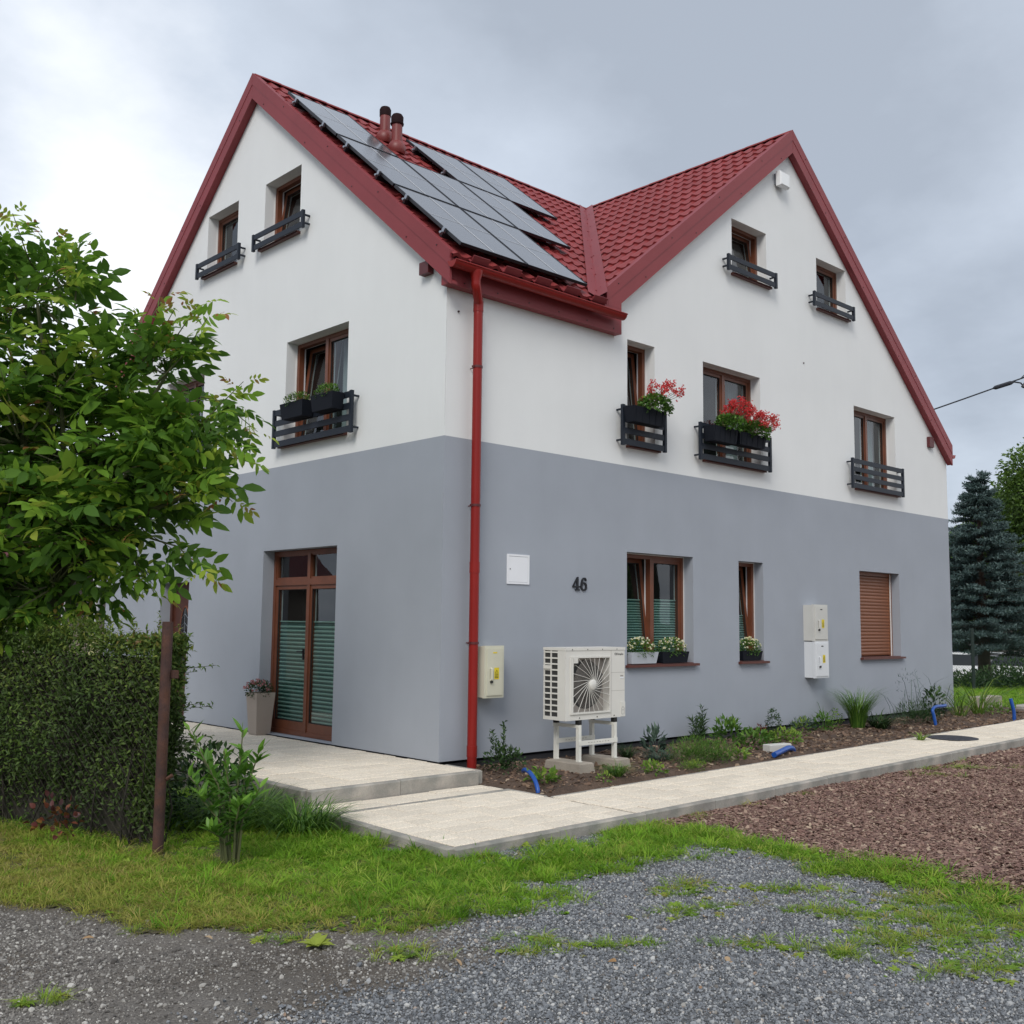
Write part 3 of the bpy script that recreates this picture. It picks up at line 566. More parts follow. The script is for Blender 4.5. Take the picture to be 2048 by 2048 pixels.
def tiles(root, U, Vd, Nn, origin, ulen, vlen, keep, clip_co, clip_no, cap=300):
    Mx = Matrix((( U.x, Vd.x, Nn.x, 0), (U.y, Vd.y, Nn.y, 0), (U.z, Vd.z, Nn.z, 0), (0, 0, 0, 1)))
    items = []; hidden = []
    nv = int(vlen/TL)+1; nu = int(ulen/TW)+1
    for r in range(nv):
        for c in range(nu):
            p = origin + U*(c*TW) + Vd*(r*TL); Mt = Matrix.Translation(p) @ Mx
            pts = [Mt @ Vector(v) for v in TV]; sd = [(q-clip_co).dot(clip_no) for q in pts]
            if min(sd) > 0: continue
            cut = max(sd) > 0; cen = p + U*TW/2 + Vd*TL/2
            (items if keep(cen) else hidden).append((Mt, cut, (cen-CAMP).length))
    items.sort(key=lambda t: t[2])
    for k, (Mt, cut, d) in enumerate(items[:cap]):
        me = tile_me
        if cut:
            bm = bmesh.new(); bm.from_mesh(tile_me); inv = Mt.inverted()
            bmesh.ops.bisect_plane(bm, geom=bm.verts[:]+bm.edges[:]+bm.faces[:], plane_co=inv @ clip_co, plane_no=(Mt.to_3x3().transposed() @ clip_no), clear_outer=True)
            if not bm.faces: bm.free(); continue
            me = bpy.data.meshes.new('roof_tile'); bm.to_mesh(me); bm.free(); me.materials.append(MATS['red_tile']) if not me.materials else None
        o = bpy.data.objects.new('roof_tile', me); o.matrix_world = Mt; COL.objects.link(o); o.parent = root
    rest = items[cap:]+hidden
    if rest:
        bm = bmesh.new()
        for Mt, cut, d in rest:
            vs_ = [bm.verts.new(Mt @ Vector(v)) for v in TV]
            for f in TF: bm.faces.new([vs_[i] for i in f]).smooth = True
        bmesh.ops.bisect_plane(bm, geom=bm.verts[:]+bm.edges[:]+bm.faces[:], plane_co=clip_co, plane_no=clip_no, clear_outer=True)
        me = bpy.data.meshes.new('covered_tiles'); bm.to_mesh(me); bm.free(); me.materials.append(MATS['red_tile']); stuff(link(bpy.data.objects.new('covered_tiles', me), root))
    return len(items), len(rest)
cm, sm_ = 1/math.hypot(1, SM), SM/math.hypot(1, SM); cr_, sr_ = 1/math.hypot(1, SR), SR/math.hypot(1, SR)
vdir = Vector((AX-valley(0.0), AY, AZ-zm(0.0))); vn = Vector((vdir.y, -vdir.x, 0)).normalized()    # vertical plane through the valley, +x side
def covered(cen):
    v = (cen.y-AY)/cm; 
    for r, c in PANELS:
        if PX0+c*PW+0.08 < cen.x < PX0+(c+1)*PW-0.08 and ROWS[r]+0.22 < v < ROWS[r]+PLEN-0.12: return False
    return True
nt1 = tiles(roof_side, Vector((1, 0, 0)), Vector((0, -cm, -sm_)), Vector((0, -sm_, cm)), Vector((-0.10, AY, AZ-TD)), 7.1, 5.90, covered, Vector((AX, AY, 0)), vn)
nt2 = tiles(roof_front, Vector((0, -1, 0)), Vector((-cr_, 0, -sr_)), Vector((-sr_, 0, cr_)), Vector((AX, AY+0.02, AZ-TD)), 4.45, 5.9, lambda c: True, Vector((AX, AY, 0)), -vn)
print('tiles', nt1, nt2)
# valley flashing
m = MB(); 
for s in (-1, 1):
    w = 0.17
    def vp(t, q):
        y = -0.16 + (AY+0.16)*t; x = valley(y); z = zm(y)
        if q == 0: return (x, y, z-TD+0.052)
        return (x-w, y, zm(y)-TD+0.085) if s < 0 else (x, y-w*1.0, zr(x)-TD+0.085)
    m.quad(vp(0, 0), vp(1, 0), vp(1, 1), vp(0, 1))
m.build('valley_flashing', 'red_sheet', house, recalc=False)
# ridge caps
def ridge(p0, p1, n):
    p0, p1 = Vector(p0), Vector(p1); d = (p1-p0)/n
    for i in range(n):
        m = MB(); a = p0+d*i; b2 = p0+d*(i+1.06); side = d.cross(Vector((0, 0, 1))).normalized()
        pr = []
        for t in range(7):
            an = math.pi*(t/6); pr.append((math.cos(an)*0.075, math.sin(an)*0.05-0.05))
        V = [a+side*x+Vector((0, 0, z)) for x, z in pr]+[b2+side*x*1.05+Vector((0, 0, z+0.004)) for x, z in pr]
        m.add(V, [(k, k+1, k+8, k+7) for k in range(6)]+[tuple(range(7)), tuple(range(13, 6, -1))])
        m.build('ridge_cap', 'red_tile', house, True)
ridge((-0.10, AY, AZ+.005), (AX, AY, AZ+.005), 18); ridge((AX, -0.10, AZ+.0), (AX, AY, AZ+.0), 11)
# -- verge boards: lower board and proud flashing above it, with screws
def verge(face, a0, a1, zf, outd=-0.12, sgn=1):
    P = (lambda a, d, z: Vector((a, d, z))) if face == 'R' else (lambda a, d, z: Vector((d, a, z)))
    za, zb = zf(a0), zf(a1)
    m = MB(); th = 0.03; o1 = outd+0.006
    m.prism([P(a0, o1, za-0.37), P(a1, o1, zb-0.37), P(a1, o1, zb-0.15), P(a0, o1, za-0.15)], P(0, th, 0)); vb = m.build('verge_board', 'red_sheet', house)
    m = MB(); m.prism([P(a0, outd, za-0.165), P(a1, outd, zb-0.165), P(a1, outd, zb+0.012), P(a0, outd, za+0.012)], P(0, th, 0))
    m.prism([P(a0, outd+th, za-0.012), P(a1, outd+th, zb-0.012), P(a1, outd+th, zb+0.012), P(a0, outd+th, za+0.012)], P(0, 0.06, 0))
    m.build('verge_flashing', 'red_sheet', house)
    m = MB(); n = int(abs(a1-a0)/0.55)
    for i in range(n):
        a = a0+(a1-a0)*(i+0.4)/n
        for dzz in ((-0.30 if i % 2 else -0.07),):
            c = P(a, o1 if dzz < -0.2 else outd, zf(a)+dzz)
            m.tube([c+P(0, 0.002, 0), c+P(0, -0.006, 0)], 0.009, 6)
    m.build('screw', 'screw', vb)
    m = MB(); m.prism([P(a0, outd+th+0.004, za-0.36), P(a1, outd+th+0.004, zb-0.36), P(a1, outd+th+0.004, zb-0.33), P(a0, outd+th+0.004, za-0.33)], P(0, abs(outd)-th-0.008, 0)); m.build('soffit', 'red_sheet', house)
verge('L', EY+0.02, AY-0.002, zm); verge('L', 2*AY+0.2, AY+0.002, zm)
verge('R', 2.52, AX-0.002, zr); verge('R', 12.36, AX+0.002, zr)
# eaves box of the side wing
m = MB(); m.box(-0.085, 2.80, -0.118, -0.004, 5.17, 5.50); eb = m.build('fascia', 'red_sheet', house)
m = MB()
for i in range(6): m.tube([(0.15+i*0.5, -0.116, 5.22), (0.15+i*0.5, -0.124, 5.22)], 0.009, 6)
m.build('screw', 'screw', eb)
m = MB(); m.box(2.55, 2.802, -0.116, -0.006, 5.503, 5.66); m.build('fascia_return', 'red_sheet', house)
m = MB(); m.box(-0.085, 0.03, 0.24, 0.40, 5.38, 5.52); m.build('purlin_end', 'red_cap', house)
m = MB(); m.box(11.55, 11.72, -0.06, 0.03, 4.80, 4.99); m.build('purlin_end', 'red_cap', house)
# gutter
def gutter(p0, p1, r=0.068):
    m = MB(); p0, p1 = Vector(p0), Vector(p1); d = (p1-p0).normalized(); s = d.cross(Vector((0, 0, 1)))
    pr = [(math.cos(a), math.sin(a)) for a in np.linspace(math.pi, 2*math.pi, 11)]
    for k, (ra, rb) in enumerate(((r, r),)):
        V = [p0+s*c*r+Vector((0, 0, z*r)) for c, z in pr]+[p1+s*c*r+Vector((0, 0, z*r)) for c, z in pr]
        V += [p0+s*c*(r-.006)+Vector((0, 0, z*(r-.006))) for c, z in pr]+[p1+s*c*(r-.006)+Vector((0, 0, z*(r-.006))) for c, z in pr]
        n = 11; F = [(i, i+1, n+i+1, n+i) for i in range(n-1)]+[(2*n+i, 3*n+i, 3*n+i+1, 2*n+i+1) for i in range(n-1)]
        F += [tuple(range(n)), tuple(range(2*n-1, n-1, -1))]
        m.add(V, F)
    for q in (-1, 1):
        m.tube([p0+s*q*r*1.0, p1+s*q*r*1.0], 0.010, 8)
    return m.build('gutter', 'red_pipe', house, True, recalc=False)
gutter((-0.13, -0.235, 5.385), (2.70, -0.235, 5.375))
gutter((12.45, -0.10, 4.74), (12.45, 9.0, 4.74))
# downpipe
m = MB(); xo = 0.22
m.lathe([(0.075, 0.0), (0.07, -0.04), (0.052, -0.10), (0.052, -0.16)][::-1], (xo, -0.235, 5.35), 14)
m.tube([(xo, -0.235, 5.22), (xo, -0.235, 5.19), (xo+.01, -0.232, 5.16), (0.355, -0.13, 5.04), (0.36, -0.12, 5.00), (0.36, -0.12, 4.9), (0.36, -0.12, -0.12)], 0.052, 16)
for z in (4.94, 2.02, 0.05): m.tube([(0.36, -0.12, z), (0.36, -0.12, z+0.12)], 0.057, 16)
dp = m.build('downpipe', 'red_pipe', house, True)
for z in (4.30, 2.75, 1.25):
    m = MB(); m.tube([(0.36, -0.12, z), (0.36, -0.12, z+0.025)], 0.0585, 16); m.tube([(0.36, -0.06, z+.012), (0.36, 0.0, z+.012)], 0.006, 6); m.box(0.288, 0.302, -0.135, -0.105, z, z+0.02); m.build('pipe_clamp', 'red_cap', dp)

# ------------------------------------------------------------------ windows and doors
def FM(face):
    return (lambda a, d, z: Vector((a, d, z))) if face == 'R' else (lambda a, d, z: Vector((d, a, z)))
def fbox(m, P, a0, a1, d0, d1, z0, z1, mt=None, T=None):
    V = [P(a, d, z) for z in (z0, z1) for d in (d0, d1) for a in (a0, a1)]
    if T is not None: V = [T @ p for p in V]
    m.add(V, [(0, 2, 3, 1), (4, 5, 7, 6), (0, 1, 5, 4), (2, 6, 7, 3), (0, 4, 6, 2), (1, 3, 7, 5)], mt)
def ring(m, P, a0, a1, z0, z1, w, d0, d1, mt=None, T=None, wb=None):
    wb = wb or w
    fbox(m, P, a0, a0+w, d0, d1, z0, z1, mt, T); fbox(m, P, a1-w, a1, d0, d1, z0, z1, mt, T)
    fbox(m, P, a0+w, a1-w, d0, d1, z1-w, z1, mt, T); fbox(m, P, a0+w, a1-w, d0, d1, z0, z0+wb, mt, T)
def tilt(face, z0, d0, ang):
    ax = 'X' if face == 'R' else 'Y'; s = -1 if face == 'R' else 1
    piv = Vector((0, d0, z0)) if face == 'R' else Vector((d0, 0, z0))
    return Matrix.Translation(piv) @ Matrix.Rotation(s*ang, 4, ax) @ Matrix.Translation(-piv)
def blind(P, a0, a1, z0, z1, d, per, parent, T=None):
    m = MB(); fbox(m, P, a0, a1, d+0.012, d+0.016, z0, z1, 'blind_dark', T)
    z = z0
    while z < z1-per*0.5:
        V = [P(a0, d+0.010, z), P(a1, d+0.010, z), P(a1, d, z+per*0.28), P(a0, d, z+per*0.28), P(a1, d+0.010, z+per*0.56), P(a0, d+0.010, z+per*0.56)]
        if T is not None: V = [T @ p for p in V]
        m.add(V, [(0, 1, 2, 3), (3, 2, 4, 5)], 'blind_light'); z += per
    fbox(m, P, a0, a1, d-0.004, d+0.011, z1, z1+0.015, 'blind_light', T)
    m.build('pleated_blind', None, parent, recalc=False)
def curtain(P, a0, a1, z0, z1, d, parent, folds=5):
    m = MB(); n = folds*6; V = []
    for i in range(n+1):
        a = a0+(a1-a0)*i/n; dd = d+0.02*math.sin(i/n*folds*2*math.pi)
        V += [P(a, dd, z0), P(a, dd, z1)]
    m.add(V, [(2*i, 2*i+2, 2*i+3, 2*i+1) for i in range(n)]); m.build('curtain', 'curtain', parent, True, recalc=False)
def window(face, key, lights, sill=True, blinds=None, curtains=(), label=None, transom=None, bottom=None, fw=0.055, sw=0.058, sill_d=0.06, sash_top=None):
    """lights: list of (a0,a1,tilted?) inside the frame"""
    a0, a1, z0, z1 = (OPEN_R if face == 'R' else OPEN_L)[key]; P = FM(face)
    # the frame itself is the window part; sashes, panes, blinds are its pieces
    m = MB(); ring(m, P, a0+0.004, a1-0.004, z0+0.004, z1-0.004, fw, REV, REV+0.075)
    for q in range(len(lights)-1):
        c = (lights[q][1]+lights[q+1][0])/2; fbox(m, P, c-0.032, c+0.032, REV-0.004, REV+0.072, z0+fw, z1-fw)
    if transom: fbox(m, P, a0+fw, a1-fw, REV-0.006, REV+0.070, transom-0.04, transom+0.04)
    w = m.build('window' if not transom else 'patio_door', 'frame_brown', house)
    if label: w['label'] = label
    m = MB(); ring(m, P, a0+0.012, a1-0.012, z0+0.012, z1-0.012, fw-0.012, REV+0.0765, REV+0.10)
    for q in range(len(lights)-1):
        c = (lights[q][1]+lights[q+1][0])/2; fbox(m, P, c-0.028, c+0.028, REV+0.0735, REV+0.10, z0+fw, z1-fw)
    m.build('inner_frame', 'pvc_white', w)
    m = MB(); ring(m, P, a0-0.002, a1+0.002, z0+0.01, z1+0.002, 0.012, REV-0.014, REV-0.002); m.build('sealant', 'putty_white', w) if not transom else None
    for (b0, b1, tl) in lights:
        zz0, zz1 = z0+fw-0.01, (z1-fw+0.01 if not transom else transom-0.034)
        T = tilt(face, zz0, REV+0.05, R(tl)) if tl else None
        m = MB(); ring(m, P, b0, b1, zz0, zz1, sw, REV+0.012, REV+0.072, None, T, bottom); sa = m.build('sash', 'frame_brown', w)
        m = MB(); ring(m, P, b0+0.002, b1-0.002, zz0+0.002, zz1-0.002, sw-0.004, REV+0.0735, REV+0.088, None, T); m.build('sash_inside', 'pvc_white', w)
        m = MB(); fbox(m, P, b0+sw-0.008, b1-sw+0.008, REV+0.036, REV+0.050, zz0+(bottom or sw)-0.008, zz1-sw+0.008, None, T); m.build('pane', 'window_glass', w)
        m = MB(); ring(m, P, b0+sw-0.001, b1-sw+0.001, zz0+(bottom or sw)-0.001, zz1-sw+0.001, 0.010, REV+0.022, REV+0.034, None, T); m.build('gasket', 'rubber', w)
        if blinds: blind(P, b0+sw+0.004, b1-sw-0.004, zz0+(bottom or sw), blinds[0], REV+0.056, blinds[1], w, T)
    if transom:
        for (b0, b1, tl) in lights:
            m = MB(); ring(m, P, b0, b1, transom+0.036, z1-fw+0.01, 0.03, REV+0.012, REV+0.066); m.build('sash', 'frame_brown', w)
            m = MB(); fbox(m, P, b0+0.02, b1-0.02, REV+0.036, REV+0.050, transom+0.06, z1-fw-0.01); m.build('pane', 'window_glass', w)
    for (c0, c1) in curtains: curtain(P, c0, c1, z0+0.03, z1-0.06, REV+0.24, w)
    if sill:
        m = MB(); e0, e1 = (a0-0.03, a1+0.06)
        V = [P(e0, -sill_d, z0-0.030), P(e1, -sill_d, z0-0.030), P(e1, REV, z0+0.012), P(e0+0.03, REV, z0+0.012)]
        fbox(m, P, e0, e1, -sill_d, -0.001, z0-0.036, z0-0.004); fbox(m, P, a0+0.002, a1-0.002, -0.001, REV+0.002, z0-0.010, z0+0.006)
        m.build('sill', 'sill_brown', w)
    # a dark room behind
    m = MB(); d0, d1 = REV+0.101, REV+0.62; lo, hi = a0-0.25, a1+0.25
    for A_, B_, C_, D_ in (((lo, d1, z0-.3), (hi, d1, z0-.3), (hi, d1, z1+.2), (lo, d1, z1+.2)), ((lo, d0, z0-.3), (lo, d1, z0-.3), (lo, d1, z1+.2), (lo, d0, z1+.2)), ((hi, d0, z0-.3), (hi, d1, z0-.3), (hi, d1, z1+.2), (hi, d0, z1+.2)),
                           ((lo, d0, z1+.2), (hi, d0, z1+.2), (hi, d1, z1+.2), (lo, d1, z1+.2)), ((lo, d0, z0-.3), (hi, d0, z0-.3), (hi, d1, z0-.3), (lo, d1, z0-.3))):
        m.quad(P(*A_), P(*B_), P(*C_), P(*D_))
    m.build('room', 'room_dark', w, recalc=False)
    return w
window('R', 'W1', [(3.085, 3.725, 6.5), (3.735, 4.375, 0)], blinds=(1.80, 0.034), label='two-light brown window with left light tilted and pleated blinds')
window('R', 'W2', [(5.535, 6.065, 6.5)], blinds=(1.62, 0.034), label='narrow brown ground floor window tilted open')
window('R', 'WA', [(3.095, 3.565, 6.5)], curtains=((3.2, 3.35),), label='narrow brown upper window tilted open')
window('R', 'WB', [(4.725, 5.385, 0), (5.395, 6.055, 0)], curtains=((5.80, 6.05),))
window('R', 'WC', [(8.925, 9.59, 0), (9.60, 10.265, 0)], curtains=((9.85, 10.25), (8.95, 9.2)))
window('R', 'WD', [(5.455, 6.275, 8)], curtains=((5.6, 5.8),))
window('R', 'WE', [(7.815, 8.655, 0)], curtains=((7.83, 8.35),))
window('L', 'U', [(2.63, 3.305, 7), (1.945, 2.62, 0)], curtains=((1.95, 2.6), (2.75, 2.95)))
window('L', 'U2', [(6.325, 6.905, 0), (5.735, 6.315, 0)], curtains=((5.8, 6.2),))
window('L', 'G', [(3.175, 4.025, 8)], curtains=((3.3, 3.5),))
window('L', 'H', [(4.885, 5.725, 0)], curtains=((4.9, 5.35),))
pd = window('L', 'D', [(2.90, 3.715, 0), (2.075, 2.89, 0)], sill=False, transom=1.98, blinds=(1.46, 0.052), bottom=0.13, label='brown glazed double patio door with transom lights and blinds')
m = MB(); P = FM('L'); fbox(m, P, 2.965, 2.985, REV-0.01, REV+0.012, 0.98, 1.12); fbox(m, P, 2.975, 3.09, REV-0.03, REV-0.012, 1.075, 1.092); m.build('handle', 'black_metal', pd)
# roller shutter of the right-hand ground floor window
a0, a1, z0, z1 = OPEN_R['W3']; P = FM('R')
m = MB(); fbox(m, P, a0+0.002, a0+0.03, REV-0.03, REV+0.02, z0, z1-0.002); fbox(m, P, a1-0.085, a1-0.002, REV-0.02, REV+0.02, z0, z1-0.002); fbox(m, P, a0+0.03, a1-0.085, REV-0.03, REV+0.02, z1-0.06, z1-0.002)
rs = m.build('roller_shutter', 'shutter_brown', house); rs['label'] = 'closed brown slatted roller shutter'
m = MB(); n = 24; h = (z1-0.065-z0-0.02)/n
sl = MB(); V = []
for q, (dz_, dd) in enumerate(((0, 0.006), (0.2, 0.001), (0.5, -0.003), (0.8, 0.001), (0.97, 0.006))):
    V += [(a0+0.028, REV-0.012+dd, dz_*h), (a1-0.083, REV-0.012+dd, dz_*h)]
sl.add(V, [(2*i, 2*i+1, 2*i+3, 2*i+2) for i in range(4)]); slat_me = sl.mesh('shutter_slat', 'shutter_brown', True, False)
for i in range(n):
    o = bpy.data.objects.new('shutter_slat', slat_me); o.location = (0, 0, z0+0.02+i*h); COL.objects.link(o); o.parent = rs
m = MB(); fbox(m, P, a0, a1, REV+0.02, REV+0.04, z0, z1); m.build('shutter_backing', 'rubber', rs)
m = MB(); fbox(m, P, a1-0.083, a1-0.060, REV-0.034, REV-0.021, z0, z1-0.01); m.build('sealant', 'putty_white', rs)
m = MB(); fbox(m, P, a0-0.03, a1+0.06, -0.06, -0.001, z0-0.036, z0-0.004); fbox(m, P, a0+0.002, a1-0.002, -0.001, REV+0.002, z0-0.010, z0+0.006); m.build('sill', 'sill_brown', rs)
# entrance door with an oval light
a0, a1, z0, z1 = OPEN_L['E']; P = FM('L')
m = MB(); ring(m, P, a0+.003, a1-.003, z0, z1-.003, 0.07, REV, REV+0.09); fbox(m, P, a0+.07, a1-.07, REV+0.03, REV+0.08, z0+.02, z1-.07); ed = m.build('entrance_door', 'door_brown', house); ed['label'] = 'dark brown entrance door with oval leaded light'
def oval(cy, cz, ry, rz, d, n=28): return [Vector((d, cy+ry*math.cos(2*math.pi*i/n), cz+rz*math.sin(2*math.pi*i/n))) for i in range(n)]
ce = (a0+a1)/2
m = MB(); m.tube(oval(ce, 1.25, 0.15, 0.42, REV+0.026)+[oval(ce, 1.25, 0.15, 0.42, REV+0.026)[0]], 0.014, 6); m.build('oval_trim', 'frame_brown', ed)
m = MB(); m.prism(oval(ce, 1.25, 0.145, 0.41, REV+0.022), (0.007, 0, 0)); m.build('oval_pane', 'car_glass', ed)
m = MB()
for q in range(5):
    zc = 0.98+q*0.13; m.tube([(REV+.018, ce-0.10, zc), (REV+.018, ce, zc+0.06), (REV+.018, ce+0.10, zc)], 0.004, 5)
m.tube([(REV+.018, ce, 0.86), (REV+.018, ce, 1.64)], 0.004, 5); m.build('leading', 'steel', ed)
m = MB(); fbox(m, P, a1-0.17, a1-0.06, REV-0.03, REV-0.015, 1.0, 1.02); fbox(m, P, a1-0.10, a1-0.06, REV+0.01, REV+0.03, 0.92, 1.14); m.build('handle', 'steel', ed)

# -- balustrade rails in front of the upper windows
def railing(face, a0, a1, z0, z1, n):
    P = FM(face); d0, d1 = -0.125, -0.085
    m = MB()
    h = 0.075 if n > 2 else 0.072
    fbox(m, P, a0+0.046, a1-0.046, d0+0.006, d0+0.026, z0+0.012, z0+0.012+h); r = m.build('railing', 'rail_grey', house)
    for q in (a0, a1-0.045):
        m = MB(); fbox(m, P, q, q+0.045, d0, d1, z0, z1); m.build('rail_post', 'rail_grey', r)
        for z in (z0+0.06, z1-0.07): m = MB(); fbox(m, P, q+0.012, q+0.034, d1, 0.0, z, z+0.022); m.build('bracket', 'rail_grey', r)
    for i in range(1, n):
        zz = z0+0.012+(z1-z0-0.02-h)*i/(n-1); m = MB(); fbox(m, P, a0+0.046, a1-0.046, d0+0.006, d0+0.026, zz, zz+h); m.build('rail_slat', 'rail_grey', r)
    return r
railing('R', 2.82, 3.71, 3.745, 4.27, 4); railing('R', 4.45, 6.20, 3.745, 4.27, 4); railing('R', 8.59, 10.37, 3.745, 4.25, 4)
railing('R', 5.16, 6.43, 6.61, 6.85, 2); railing('R', 7.50, 8.78, 6.59, 6.83, 2)
railing('L', 1.62, 3.45, 3.735, 4.25, 4); railing('L', 5.45, 7.20, 3.735, 4.25, 4); railing('L', 2.86, 4.19, 6.62, 6.86, 2); railing('L', 4.57, 5.89, 6.62, 6.86, 2)
# tiny wall screws / marks left in the render
m = MB()
for a, z in ((0.17, 4.93), (7.33, 5.63), (11.9, 5.02)): m.tube([(a, 0.002, z), (a, -0.012, z)], 0.012, 8)
m.build('wall_plug', 'screw', house)

# ------------------------------------------------------------------ solar panels (each a thing)
fr_m = MB(); w, l, t = PW-0.022, PLEN-0.02, 0.036
ring(fr_m, lambda a, d, z: Vector((a, z, d)), 0, w, 0, l, 0.012, -t, 0.0); fr_me = fr_m.mesh('frame', 'black_metal')
gm = MB(); gm.box(0.012, w-0.012, 0.012, l-0.012, -0.012, -0.004, 'cell'); g_me = gm.mesh('glass', 'cell')
ln = MB(); zt = 0.0005
ln.box(w/2-0.006, w/2+0.006, 0.03, l-0.03, zt-0.001, zt)
ln.box(0.03, w-0.03, l/2-0.003, l/2+0.003, zt-0.001, zt+0.0003)
ln_me = ln.mesh('busbar', 'cell_line')
POFF = 0.115
rowname = {0: 'bottom', 1: 'middle', 2: 'top'}
plab = {(0, 0): 'black solar panel in the lowest row beside the verge', (0, 1): 'black solar panel in the lowest row nearer the roof valley', (1, 0): 'black solar panel in the middle row beside the verge', (1, 1): 'black solar panel in the centre of the middle row below the vents',
        (1, 2): 'black solar panel at the valley end of the middle row', (2, 0): 'black solar panel at the ridge on the gable side of the vents', (2, 2): 'black solar panel at the ridge just beyond the vents', (2, 3): 'black solar panel at the ridge nearest the roof valley'}
for (r, c) in PANELS:
    v = ROWS[r]; base = Vector((PX0+c*PW+0.011, AY+v*cm, AZ+v*sm_)) + Vector((0, -sm_, cm))*POFF
    Mx = Matrix(((1, 0, 0, base.x), (0, cm, -sm_, base.y), (0, sm_, cm, base.z), (0, 0, 0, 1)))
    o = bpy.data.objects.new('solar_panel', None); o.empty_display_size = 0.1; COL.objects.link(o); o.matrix_world = Mx; tag(o, plab[(r, c)], 'solar panel', 'solar panels on the roof')
    for nm, me in (('frame', fr_me), ('glass', g_me), ('busbar', ln_me)):
        q = bpy.data.objects.new(nm, me); COL.objects.link(q); q.parent = o
    m = MB()          # rails and clamps under the panel
    for y in (0.35, 1.27): m.box(-0.03 if c == 0 or (r, c) == (2, 2) else 0.0, w+0.005, y-0.02, y+0.02, -0.105, -0.037)
    q = bpy.data.objects.new('mounting_rail', m.mesh('mounting_rail', 'black_metal')); COL.objects.link(q); q.parent = o
    if c == 0 or (r, c) == (2, 2):
        m = MB()
        for y in (0.35, 1.27): m.box(-0.035, -0.004, y-0.022, y+0.022, -0.05, 0.010); m.tube([(-0.045, y-0.02, -0.06), (-0.045, y+0.012, -0.06)], 0.02, 10)
        q = bpy.data.objects.new('clamp', m.mesh('clamp', 'steel')); COL.objects.link(q); q.parent = o
# snow stops under the lowest panels
for i in range(5):
    x = 0.12+i*0.49; v = -6.02; b0 = Vector((x, AY+v*cm, AZ+v*sm_-TD)); T = Matrix(((1, 0, 0, b0.x), (0, cm, -sm_, b0.y), (0, sm_, cm, b0.z), (0, 0, 0, 1)))
    m = MB(); m.box(0, 0.24, 0.0, 0.012, 0, 0.10, None, T); m.box(0, 0.24, 0.0, 0.20, 0.012, 0.024, None, T); m.build('snow_stop', 'red_sheet', house)
for (x, v) in ((3.35, -4.85), (3.15, -5.5)):
    b0 = Vector((x, AY+v*cm, AZ+v*sm_-TD)); T = Matrix(((1, 0, 0, b0.x), (0, cm, -sm_, b0.y), (0, sm_, cm, b0.z), (0, 0, 0, 1))); m = MB(); m.box(0, 0.22, 0.0, 0.012, 0, 0.09, None, T); m.build('snow_stop', 'red_sheet', house)
# ------------------------------------------------------------------ roof vents
for (x, y, h, lab, cap) in ((1.62, 3.50, 0.42, 'red roof vent pipe with smooth dark cap, nearer the ridge', 0), (1.60, 3.17, 0.44, 'red roof vent pipe with wider rimmed dark cap, lower on the slope', 1)):
    zb = zm(y)-TD; t = thing('roof_vent', lab, 'vent pipe', (x, y, zb), 'roof vent pipes')
    m = MB(); T = Matrix(((1, 0, 0, x), (0, cm, -sm_, y), (0, sm_, cm, zb), (0, 0, 0, 1))); m.box(-0.15, 0.15, -0.18, 0.18, 0.012, 0.030, None, T)
    pr = [(0.135*math.cos(a), 0.14*math.sin(a)+0.02) for a in np.linspace(-0.6, 1.15, 9)]; m.lathe(pr, (x, y, zb+0.05), 18); m.build('flashing_dome', 'vent_red', t, True)
    m = MB(); m.tube([(x, y, zb+0.16), (x, y, zb+h+0.02)], 0.078, 18); m.tube([(x, y, zb+0.165), (x, y, zb+0.19)], 0.088, 18); m.build('pipe', 'vent_red', t, True)
    m = MB()
    if cap: m.lathe([(0.096, 0), (0.10, 0.02), (0.090, 0.03), (0.092, 0.12), (0.07, 0.155), (0.0, 0.16)], (x, y, zb+h), 18)
    else: m.lathe([(0.085, 0), (0.087, 0.10), (0.07, 0.135), (0.0, 0.145)], (x, y, zb+h), 18)
    m.build('cap', 'vent_cap', t, True)

# ------------------------------------------------------------------ fittings on the front wall
def sticker(m, x, z, y, w, h):
    m.box(x, x+w, y-0.001, y, z, z+h, 'sticker_yellow')
    cx = x+w/2; zb = z+h*0.50; s = w*0.36
    m.prism([(cx-s, y-0.0025, zb), (cx+s, y-0.0025, zb), (cx, y-0.0025, zb+s*1.7)], (0, 0.001, 0), 'ink')
    s2 = s*0.72; m.prism([(cx-s2, y-0.0035, zb+s*0.16), (cx+s2, y-0.0035, zb+s*0.16), (cx, y-0.0035, zb+s*0.16+s2*1.7)], (0, 0.0006, 0), 'sticker_yellow')
    m.prism([(cx-s*.08, y-0.0045, zb+s*0.25), (cx+s*.16, y-0.0045, zb+s*0.75), (cx+s*.02, y-0.0045, zb+s*.75), (cx+s*.08, y-0.0045, zb+s*1.2), (cx-s*.14, y-0.0045, zb+s*0.65), (cx, y-0.0045, zb+s*.65)], (0, 0.0006, 0), 'ink')
    for i in range(3): m.box(x+w*0.14, x+w*0.86, y-0.0025, y-0.001, z+h*(0.36-0.12*i), z+h*(0.41-0.12*i), 'ink')
